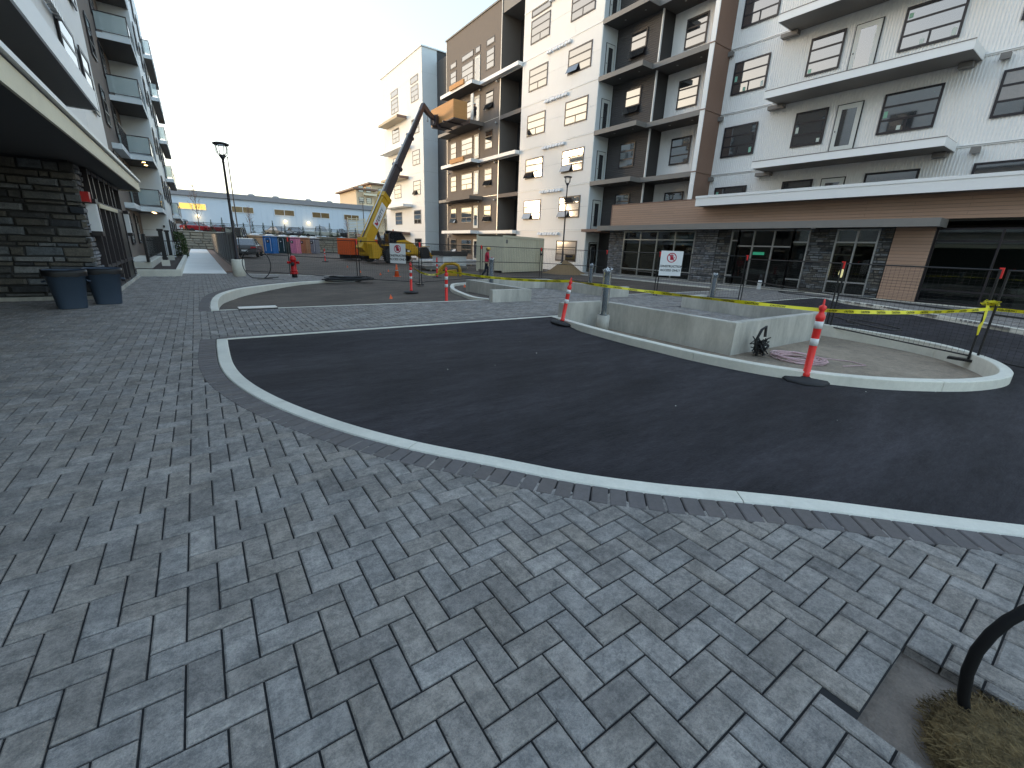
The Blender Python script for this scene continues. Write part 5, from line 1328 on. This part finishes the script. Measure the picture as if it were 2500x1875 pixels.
for x in (L-1.15, L-.8, L-.55, L-.2): b.tube([(x,-.02,.15),(x,-.02,2.45)],.018,6)
b.build('locking_bar', M['container'], CN, world=False)
MB().box(L-.6,L-.2,-.03,-.021,1.25,1.42).build('plate', M['ink'], CN, world=False)
MB().box(.3,.55,.0,-.012,2.05,2.3).build('decal', M['greytrim'], CN, world=False)
MB().box(0,L,0,2.44,2.581,2.6).build('roof', M['container'], CN, world=False)

# ------------------------------------------------------------------ people
def person(label, loc, rz, J, coat, legs, hat, s=1.0, skinc=None):
    t = thing('person', label, 'person', loc, rz); t.scale = (s,)*3
    names = list(J); me = bpy.data.meshes.new('body'); E_ = [('pelvis','chest'),('chest','neck'),('neck','head'),('head','crown'),('chest','shL'),('shL','elL'),('elL','haL'),('haL','fiL'),('chest','shR'),('shR','elR'),('elR','haR'),('haR','fiR'),('pelvis','hiL'),('hiL','knL'),('knL','anL'),('anL','toL'),('pelvis','hiR'),('hiR','knR'),('knR','anR'),('anR','toR')]
    me.from_pydata([J[n][0] for n in names], [(names.index(a), names.index(c)) for a, c in E_], [])
    o = bpy.data.objects.new('body', me); COL.objects.link(o); o.parent = t
    me.materials.append(coat); me.materials.append(legs); me.materials.append(M['skin'])
    sk = o.modifiers.new('skin','SKIN'); 
    for v, n in zip(me.skin_vertices[0].data, names): v.radius = J[n][1]; v.use_root = (n == 'pelvis')
    ss = o.modifiers.new('sub','SUBSURF'); ss.levels = ss.render_levels = 2
    dg = bpy.context.evaluated_depsgraph_get(); bpy.context.view_layer.update(); m2 = bpy.data.meshes.new_from_object(o.evaluated_get(bpy.context.evaluated_depsgraph_get()))
    o.modifiers.clear(); o.data = m2; m2.name = 'body'
    m2.materials.clear()
    for m in (coat, legs, M['skin']): m2.materials.append(m)
    hz = J['neck'][0][2]; pz = J['pelvis'][0][2]
    hands = [Vector(J['fiL'][0]), Vector(J['fiR'][0])]
    for p in m2.polygons:
        c = p.center; p.use_smooth = True
        p.material_index = 2 if c.z > hz or min((c-h).length for h in hands) < .1 else (1 if c.z < pz+.02 else 0)
    hd2 = Vector(J['head'][0]); cr = Vector(J['crown'][0])
    if hat: 
        MB().lathe([(.165,.0),(.17,.012),(.125,.02),(.12,.07),(.085,.115),(.02,.13)], (hd2.x+.01, hd2.y, cr.z-.07), 18).build('hard_hat', hat, t, world=False)
    b = MB(); fx = hd2.x+.1
    b.obox((fx+.015, hd2.y, hd2.z-.005), (1,0,0),(0,1,0),(0,0,1), .018,.014,.022); b.build('nose', M['skin'], t, world=False)
    MB().lathe([(.02,-.06),(.105,-.04),(.118,.04),(.07,.1)], (hd2.x-.018, hd2.y, hd2.z+.03), 14).build('hair', M['ink'], t, world=False)
    for hn, el in (('haL','elL'),('haR','elR')):
        h = Vector(J[hn][0]); d = (Vector(J['fi'+hn[-1]][0])-h).normalized(); sd_ = Vector((0,1,0)); f = MB()
        for k in range(4):
            a = h+d*.06+sd_*(.012*(k-1.5)*1.5); f.tube([a, a+d*.045, a+d*.07+Vector((0,0,-.02))], [.011,.010,.008], 6)
        f.tube([h+d*.03+sd_*.03, h+d*.07+sd_*.05], [.012,.009], 6); f.build('fingers', M['skin'], t, world=False)
    return t
JW = dict(pelvis=((0,0,.93),(.15,.12)), chest=((.02,0,1.3),(.17,.13)), neck=((.05,0,1.5),(.06,.06)), head=((.08,0,1.62),(.1,.09)), crown=((.08,0,1.72),(.08,.075)),
 shL=((.02,.2,1.42),(.07,.07)), elL=((.08,.26,1.14),(.05,.05)), haL=((.3,.12,1.2),(.035,.035)), fiL=((.36,.08,1.24),(.03,.025)),
 shR=((.02,-.2,1.42),(.07,.07)), elR=((.1,-.25,1.14),(.05,.05)), haR=((.32,-.08,1.22),(.035,.035)), fiR=((.38,-.04,1.26),(.03,.025)),
 hiL=((0,.1,.86),(.1,.1)), knL=((.12,.1,.5),(.065,.065)), anL=((.05,.1,.1),(.045,.045)), toL=((.22,.1,.04),(.045,.035)),
 hiR=((0,-.1,.86),(.1,.1)), knR=((-.08,-.1,.5),(.065,.065)), anR=((-.3,-.1,.16),(.045,.045)), toR=((-.16,-.1,.04),(.045,.035)))
w1 = person('worker in red jacket and yellow hard hat walking past the pale container', (13.5, 21.9, -.05), R_(-25), JW, M['jacket'], M['trousers'], M['hardhat'])
MB().box(-.16,.16,-.19,.19,.9,.98).box(.05,.2,-.27,-.15,.74,.95).build('tool_belt', M['lumber'], w1, world=False)
JS = dict(JW); JS['knR'] = ((.0,-.1,.5),(.065,.065)); JS['anR'] = ((-.02,-.1,.1),(.045,.045)); JS['toR'] = ((.13,-.1,.04),(.045,.035)); JS['knL'] = ((.0,.1,.5),(.065,.065)); JS['anL'] = ((-.02,.1,.1),(.045,.045)); JS['toL'] = ((.13,.1,.04),(.045,.035))
person('worker in dark clothes and white helmet standing on the brown balcony beside the platform', (26.3, 45.6, 14.43), R_(200), JS, M['darkcloth'], M['trousers'], M['white'])
bd_ = MB().box(25.7,25.75,44.95,45.5,14.45,16.9).box(25.68,25.699,45.05,45.4,14.9,16.6, 0); tag(bd_.build('leaning_door_leaf', M['door']), 'white door leaf held upright on the brown balcony', 'door')

# ------------------------------------------------------------------ yard clutter
om = thing('orange_generator', 'orange machine with black base parked behind the yellow telehandler', 'machine', (13.9, 47.6, 0), R_(35))
MB().box(-2.4,1.9,-.8,.8,.5,2.05).build('housing', M['orange'], om, world=False)
MB().box(-2.3,1.9,-.7,.7,.12,.499).build('base', M['black'], om, world=False)
MB().box(-.9,-.1,-.82,-.801,1.3,1.6).box(.3,.5,-.82,-.801,.6,1.7).build('louvre', M['black'], om, world=False)
for x in (-.7, 1.7): MB().lathe([(.3,-.1),(.3,.1)], n=14).xf(Matrix.Translation((x,-.8,.3)) @ Matrix.Rotation(R_(90),4,'X')).build('wheel', M['rubber'], om, world=False)
ya = thing('excavator_bucket', 'yellow arched bucket lying on the dirt behind the second red post', 'bucket', (12.7, 24.9, -.08), R_(-30))
MB().tube([(-.75,0,.1),(-.62,0,.42),(-.3,0,.72),(.15,0,.78),(.5,0,.68),(.62,0,.4),(.64,0,0)], .085, 8).tube([(-.6,.5,.2),(-.3,.5,.66),(.15,.5,.72),(.5,.5,.6),(.6,.5,0)], .07, 8).build('arch', M['yellow'], ya, world=False)
MB().prism_y([(-.1,.02),(-.12,.35),(.4,.38),(.45,.02)], -.1, .5).build('shell', M['yellow'], ya, world=False)
def stack(label, name, cat, x, y, rz, layers, m, w_=2.4, d_=1.2, th=.06, pn='board'):
    t = thing(name, label, cat, (x, y, -.05), rz); r = random.Random(int(x*7)); me = MB().box(-w_/2,w_/2,-d_/2,d_/2,0,th).mesh(pn, m)
    for x_ in (-w_*.35, w_*.35): MB().box(x_-.05,x_+.05,-d_/2,d_/2,0,.1).build('bearer', M['lumber'], t, world=False)
    for i in range(layers): place(pn, me, t, (r.uniform(-.08,.08), r.uniform(-.06,.06), .1+i*(th+.008)), r.uniform(-.04,.04), world=False)
stack('pile of white boards on the dirt in front of the taupe block', 'board_stack', 'boards', 17.5, 36.5, R_(10), 4, M['slab'], 4.5, 1.4, .09)
stack('low stack of long pale boards beside the wheel of the yellow machine', 'board_stack', 'boards', 20.5, 41.5, R_(35), 3, M['slab'], 4.0, 1.2, .09)
stack('pile of long grey pipes and boards left of the container', 'board_stack', 'boards', 14.8, 30.5, R_(5), 3, M['greytrim'], 3.6, 1.5, .08)
stack('wide spread of white sheets on the ground left of the wrapped pallet', 'board_stack', 'boards', 19.6, 38.6, R_(20), 5, M['white'], 6.0, 2.0, .08)
pk = thing('wrapped_pallet', 'tall pallet of white boxes under a black cover beside the container', 'pallet', (16.9, 33.2, -.05), R_(12))
MB().box(-1.3,1.3,-.8,.8,0,.14).build('pallet', M['lumber'], pk, world=False); MB().box(-1.2,-.3,-.7,.7,.141,.95).build('box', M['white'], pk, world=False); MB().box(-.28,1.2,-.7,.7,.141,1.0).build('box', M['panel_blue'], pk, world=False)
MB().box(-1.28,1.28,-.76,.76,1.001,1.35).build('cover', M['charcoal'], pk, world=False)
ex = thing('paver_stack', 'jumbled pile of white wrapped blocks below the pale tower', 'blocks', (22.5, 50.5, -.05), R_(20)); r = random.Random(2)
for i in range(14): MB().box(0,.9,0,.5,0,.35).build('block', M['slab'] if i % 3 else M['greytrim'], ex, world=False).location = (r.uniform(-1.6,1.2), r.uniform(-.5,.5), (i//5)*.36)
sp = MB(); n = 34
V = []
for j in range(14):
    for k in range(n):
        r_ = 2.1*j/13; a = 2*math.pi*k/n; z = 1.05*math.exp(-(r_/1.05)**2)*(1+.25*noise.noise(Vector((math.cos(a)*r_*2, math.sin(a)*r_*2, 1))))-.03
        V.append((24.0+r_*math.cos(a)*1.0, 26.9+r_*math.sin(a)*1.0, z-.06))
sp.add(V, [(j*n+k, j*n+(k+1)%n, (j+1)*n+(k+1)%n, (j+1)*n+k) for j in range(13) for k in range(n)], 0, True)
tag(sp.build('sand_pile', M['sandpile']), 'heap of brown sand at the foot of the far street lamp', 'sand pile')

# trash bins
def bin_(label, x, y, rz):
    t = thing('trash_bin', label, 'trash bin', (x, y, 0), rz, 'blue grey trash bins'); b = MB(); prof = [(.235,0),(.24,.02),(.31,.70),(.325,.705),(.33,.76),(.345,.765),(.35,.84),(.335,.86),(.325,.84),(.3,.72),(.23,.05)]
    V = []; n = 32
    for r_, z in prof:
        for k in range(n):
            a = 2*math.pi*k/n; e = 3.2; c_, s_ = math.cos(a), math.sin(a); q = (abs(c_)**e+abs(s_)**e)**(-1/e); V.append((r_*q*c_*1.05, r_*q*s_*.98, z))
    Fc = [(j*n+k, j*n+(k+1)%n, (j+1)*n+(k+1)%n, (j+1)*n+k) for j in range(len(prof)-1) for k in range(n)] + [tuple(range(n))[::-1], tuple((len(prof)-1)*n+k for k in range(n))]
    b.add(V, Fc, 0, True).build('body', M['bin'], t, world=False)
    bag = MB(); V = []; r = random.Random(int(x*100))
    for rr, z in ((.30,.7),(.335,.86),(.357,.868),(.362,.80),(.358,.74)):
        for k in range(n):
            a = 2*math.pi*k/n; c_, s_ = math.cos(a), math.sin(a); q = (abs(c_)**3.2+abs(s_)**3.2)**(-1/3.2); V.append((rr*q*c_*1.05, rr*q*s_*.98, z+r.uniform(-.03,.008)*(1 if z < .8 else .2)))
    bag.add(V, [(j*n+k, j*n+(k+1)%n, (j+1)*n+(k+1)%n, (j+1)*n+k) for j in range(4) for k in range(n)], 0, True).build('bin_liner', M['hose'], t, world=False)
    for s_ in (-1, 1): MB().tube([(s_*.33,-.1,.62),(s_*.39,-.08,.6),(s_*.39,.08,.6),(s_*.33,.1,.62)], .014, 6).build('handle', M['bin'], t, world=False)
bin_('blue grey trash bin with black liner, nearer of the two by the stone wall', -2.55, 14.05, .25)
bin_('blue grey trash bin, farther of the two, beside the glass storefront', -2.0, 14.75, .1)

# hoses, cables, board
def loop_tube(label, name, cat, pts, r_, m): return tag(MB().tube(pts, r_, 8).build(name, m), label, cat)
c = Vector((2.05, 22.6, .62)); rt = Vector((CR.x, CR.y, 0)).normalized()
pts = [c + rt*(.62*math.sin(a)) + Vector((0,0,.66*math.cos(a))) + Vector((0,.02*math.sin(a*3),0)) for a in [R_(160)-i*R_(15) for i in range(0, 22)]]
pts = [c+rt*.62+Vector((0,-.1,-.6))] + pts + [c+rt*(.2)+Vector((0,-.05,-.6)), c+rt*.9+Vector((0,-.05,-.52))]
loop_tube('black hose standing up in one big loop on the pavers', 'hose_loop', 'hose', pts, .018, M['hose'])
MB().box(1.95,3.0,22.05,22.2,.003,.02).build('rubber_mat', M['black']); tag(bpy.data.objects['rubber_mat'], 'flat black rubber strip under the hose loop', 'mat')
pts = []
for i in range(90):
    a = i*.42; r1 = 1.0-.12*(i//30); pts.append((5.5+r1*math.cos(a)*1.1+.12*math.sin(i), 20.9+r1*.45*math.sin(a), .05+.05*(i//15)*.5+.04*math.sin(a*1.3)))
loop_tube('coil of black cable draped over the kerb tip', 'cable_coil', 'cable', pts, .028, M['hose'])
bd = thing('board', 'pale wooden board lying across the thin kerb of the crossing', 'board', (1.05, 12.68, .0), R_(2))
MB().box(-.42,.42,-.16,.16,.03,.05).build('face', M['slab'], bd, world=False); MB().box(-.43,.43,-.165,.165,.008,.029).build('edge', M['ink'], bd, world=False)
pts = [(10.0+.38*math.cos(i*.5)*(1+.25*math.sin(i*.33)), 3.75+.42*math.sin(i*.5)*(1+.3*math.cos(i*.21)), -.28+.002*(i%40)) for i in range(170)] + [(10.6,3.6,-.28),(10.9,3.1,-.285),(10.8,2.8,-.285),(10.2,3.0,-.28)]
loop_tube('tangle of red and white cord in the unplanted bed', 'cord_tangle', 'cord', pts, .009, M['cord'])
r = random.Random(9); b = MB(); cc = Vector((9.5, 4.35, -.28))
b.tube([cc+Vector((.0,0,0)), cc+Vector((-.05,.05,.3)), cc+Vector((.0,.0,.55)), cc+Vector((.12,-.02,.62)), cc+Vector((.1,-.05,.4))], .03, 8)
for i in range(24): b.tube([cc+Vector((.05,0,.15))+Vector((r.uniform(-.16,.16), r.uniform(-.14,.14), r.uniform(-.15,.25))) for k in range(4)], .013, 5)
tag(b.build('cable_bundle', M['hose']), 'black cable bundle sticking up at the foot of the concrete corner', 'cable')
pts = [(18.5,6.3,AZ+.02),(17.6,5.6,AZ+.02),(16.6,4.6,AZ+.02),(16.2,3.9,AZ+.02),(16.7,3.75,AZ+.02),(17.4,4.4,AZ+.02),(17.8,5.3,AZ+.02),(17.0,5.2,AZ+.02),(16.2,4.7,AZ+.02),(15.5,5.6,AZ+.02),(14.9,6.6,AZ+.02)]
pts = [Vector((p.x, p.y, AZ+.018)) for p in smooth_curve([q[:2] for q in pts], .1)]
loop_tube('thin dark hose lying in a loop on the asphalt behind the island', 'hose', 'hose', pts, .017, M['charcoal'])
pts = [Vector((p.x, p.y, .03)) for p in smooth_curve([(26.6,10.4),(25.8,11.3),(25.2,10.9),(24.8,9.6),(25.0,8.6)], .1)]
loop_tube('dark hose on the sidewalk beside the entry', 'hose', 'hose', pts, .02, M['hose'])
wb_ = thing('water_bottle', 'white and black standing tube beside the entry doors', 'tube', (26.3, 12.7, .0))
MB().lathe([(.11,0),(.12,.05),(.1,.3),(.12,.32),(.1,.5)], n=12).build('tube', M['white'], wb_, world=False); MB().lathe([(.08,.5),(.09,.7),(.04,.85)], n=12).build('cap', M['black'], wb_, world=False)
for i in range(60):
    pass
pb_ = MB(); r = random.Random(17)
for i in range(9):
    x, y = r.uniform(.5, 9), r.uniform(1, 7.4)
    if pip(x, y, poly): 
        s_ = r.uniform(.004,.011); pb_.add([(x-s_,y,AZ+.001),(x,y-s_,AZ+.001),(x+s_,y,AZ+.001),(x,y+s_,AZ+.001),(x,y,AZ+s_)], [(0,1,4),(1,2,4),(2,3,4),(3,0,4)])
tag(pb_.build('gravel', M['kerb']), kind='stuff')

# ------------------------------------------------------------------ foreground: missing pavers, root ball, conduit
g = MB(); n = 16; V = []
for j in range(n+1):
    for i in range(n+1):
        x = 1.7+.9*i/n; y = -1.3+1.6*j/n; V.append((x, y, -.062+.012*noise.noise(Vector((x*9, y*9, 0)))))
g.add(V, [(j*(n+1)+i, j*(n+1)+i+1, (j+1)*(n+1)+i+1, (j+1)*(n+1)+i) for j in range(n) for i in range(n)], 0, True)
g.build('ground', M['pit'])['kind'] = 'structure'
cl = MB(); r = random.Random(21); C0 = Vector((2.16, -.2, -.05))
for i in range(14000):
    a = r.uniform(0, 6.28); ph = math.acos(r.uniform(0,1)); R0 = r.uniform(.55,1.03)
    nn = Vector((math.cos(a)*math.sin(ph), math.sin(a)*math.sin(ph), math.cos(ph))); p = C0+Vector((nn.x*.31, nn.y*.26, nn.z*.15))*R0*(1+.15*noise.noise(nn*2.5))
    d = Vector((r.uniform(-1,1), r.uniform(-1,1), r.uniform(-.35,.35))).normalized()*r.uniform(.006,.026); s_ = d.cross(nn).normalized()*r.uniform(.0006,.002)
    cl.add([p-d-s_, p-d+s_, p+d+s_, p+d-s_], [(0,1,2,3)])
core = MB(); nn_ = 18; V = []
for j in range(9):
    for k in range(nn_):
        ph = j/8*math.pi/2; a = 2*math.pi*k/nn_; q = Vector((math.cos(a)*math.sin(ph), math.sin(a)*math.sin(ph), math.cos(ph))); V.append(C0+Vector((q.x*.28,q.y*.235,q.z*.135))*(1+.15*noise.noise(q*2.5)))
cl.add(V, [(j*nn_+k, j*nn_+(k+1)%nn_, (j+1)*nn_+(k+1)%nn_, (j+1)*nn_+k) for j in range(8) for k in range(nn_)], 0, True)
tag(cl.build('fibre_clump', M['coir']), 'shaggy clump of dry brown fibre lying in the gap of missing pavers', 'fibre clump')
pts = [(2.215,-.044,-.1),(2.215,-.044,.03),(2.186,-.023,.115),(2.163,-.007,.24),(2.163,-.006,.341),(2.181,-.019,.424),(2.21,-.04,.488),(2.253,-.071,.541),(2.324,-.121,.578),(2.5,-.25,.6)]
loop_tube('thick black conduit arching out of the gap in the pavers', 'conduit', 'conduit', pts, .019, M['conduit'])
bpy.context.view_layer.update()
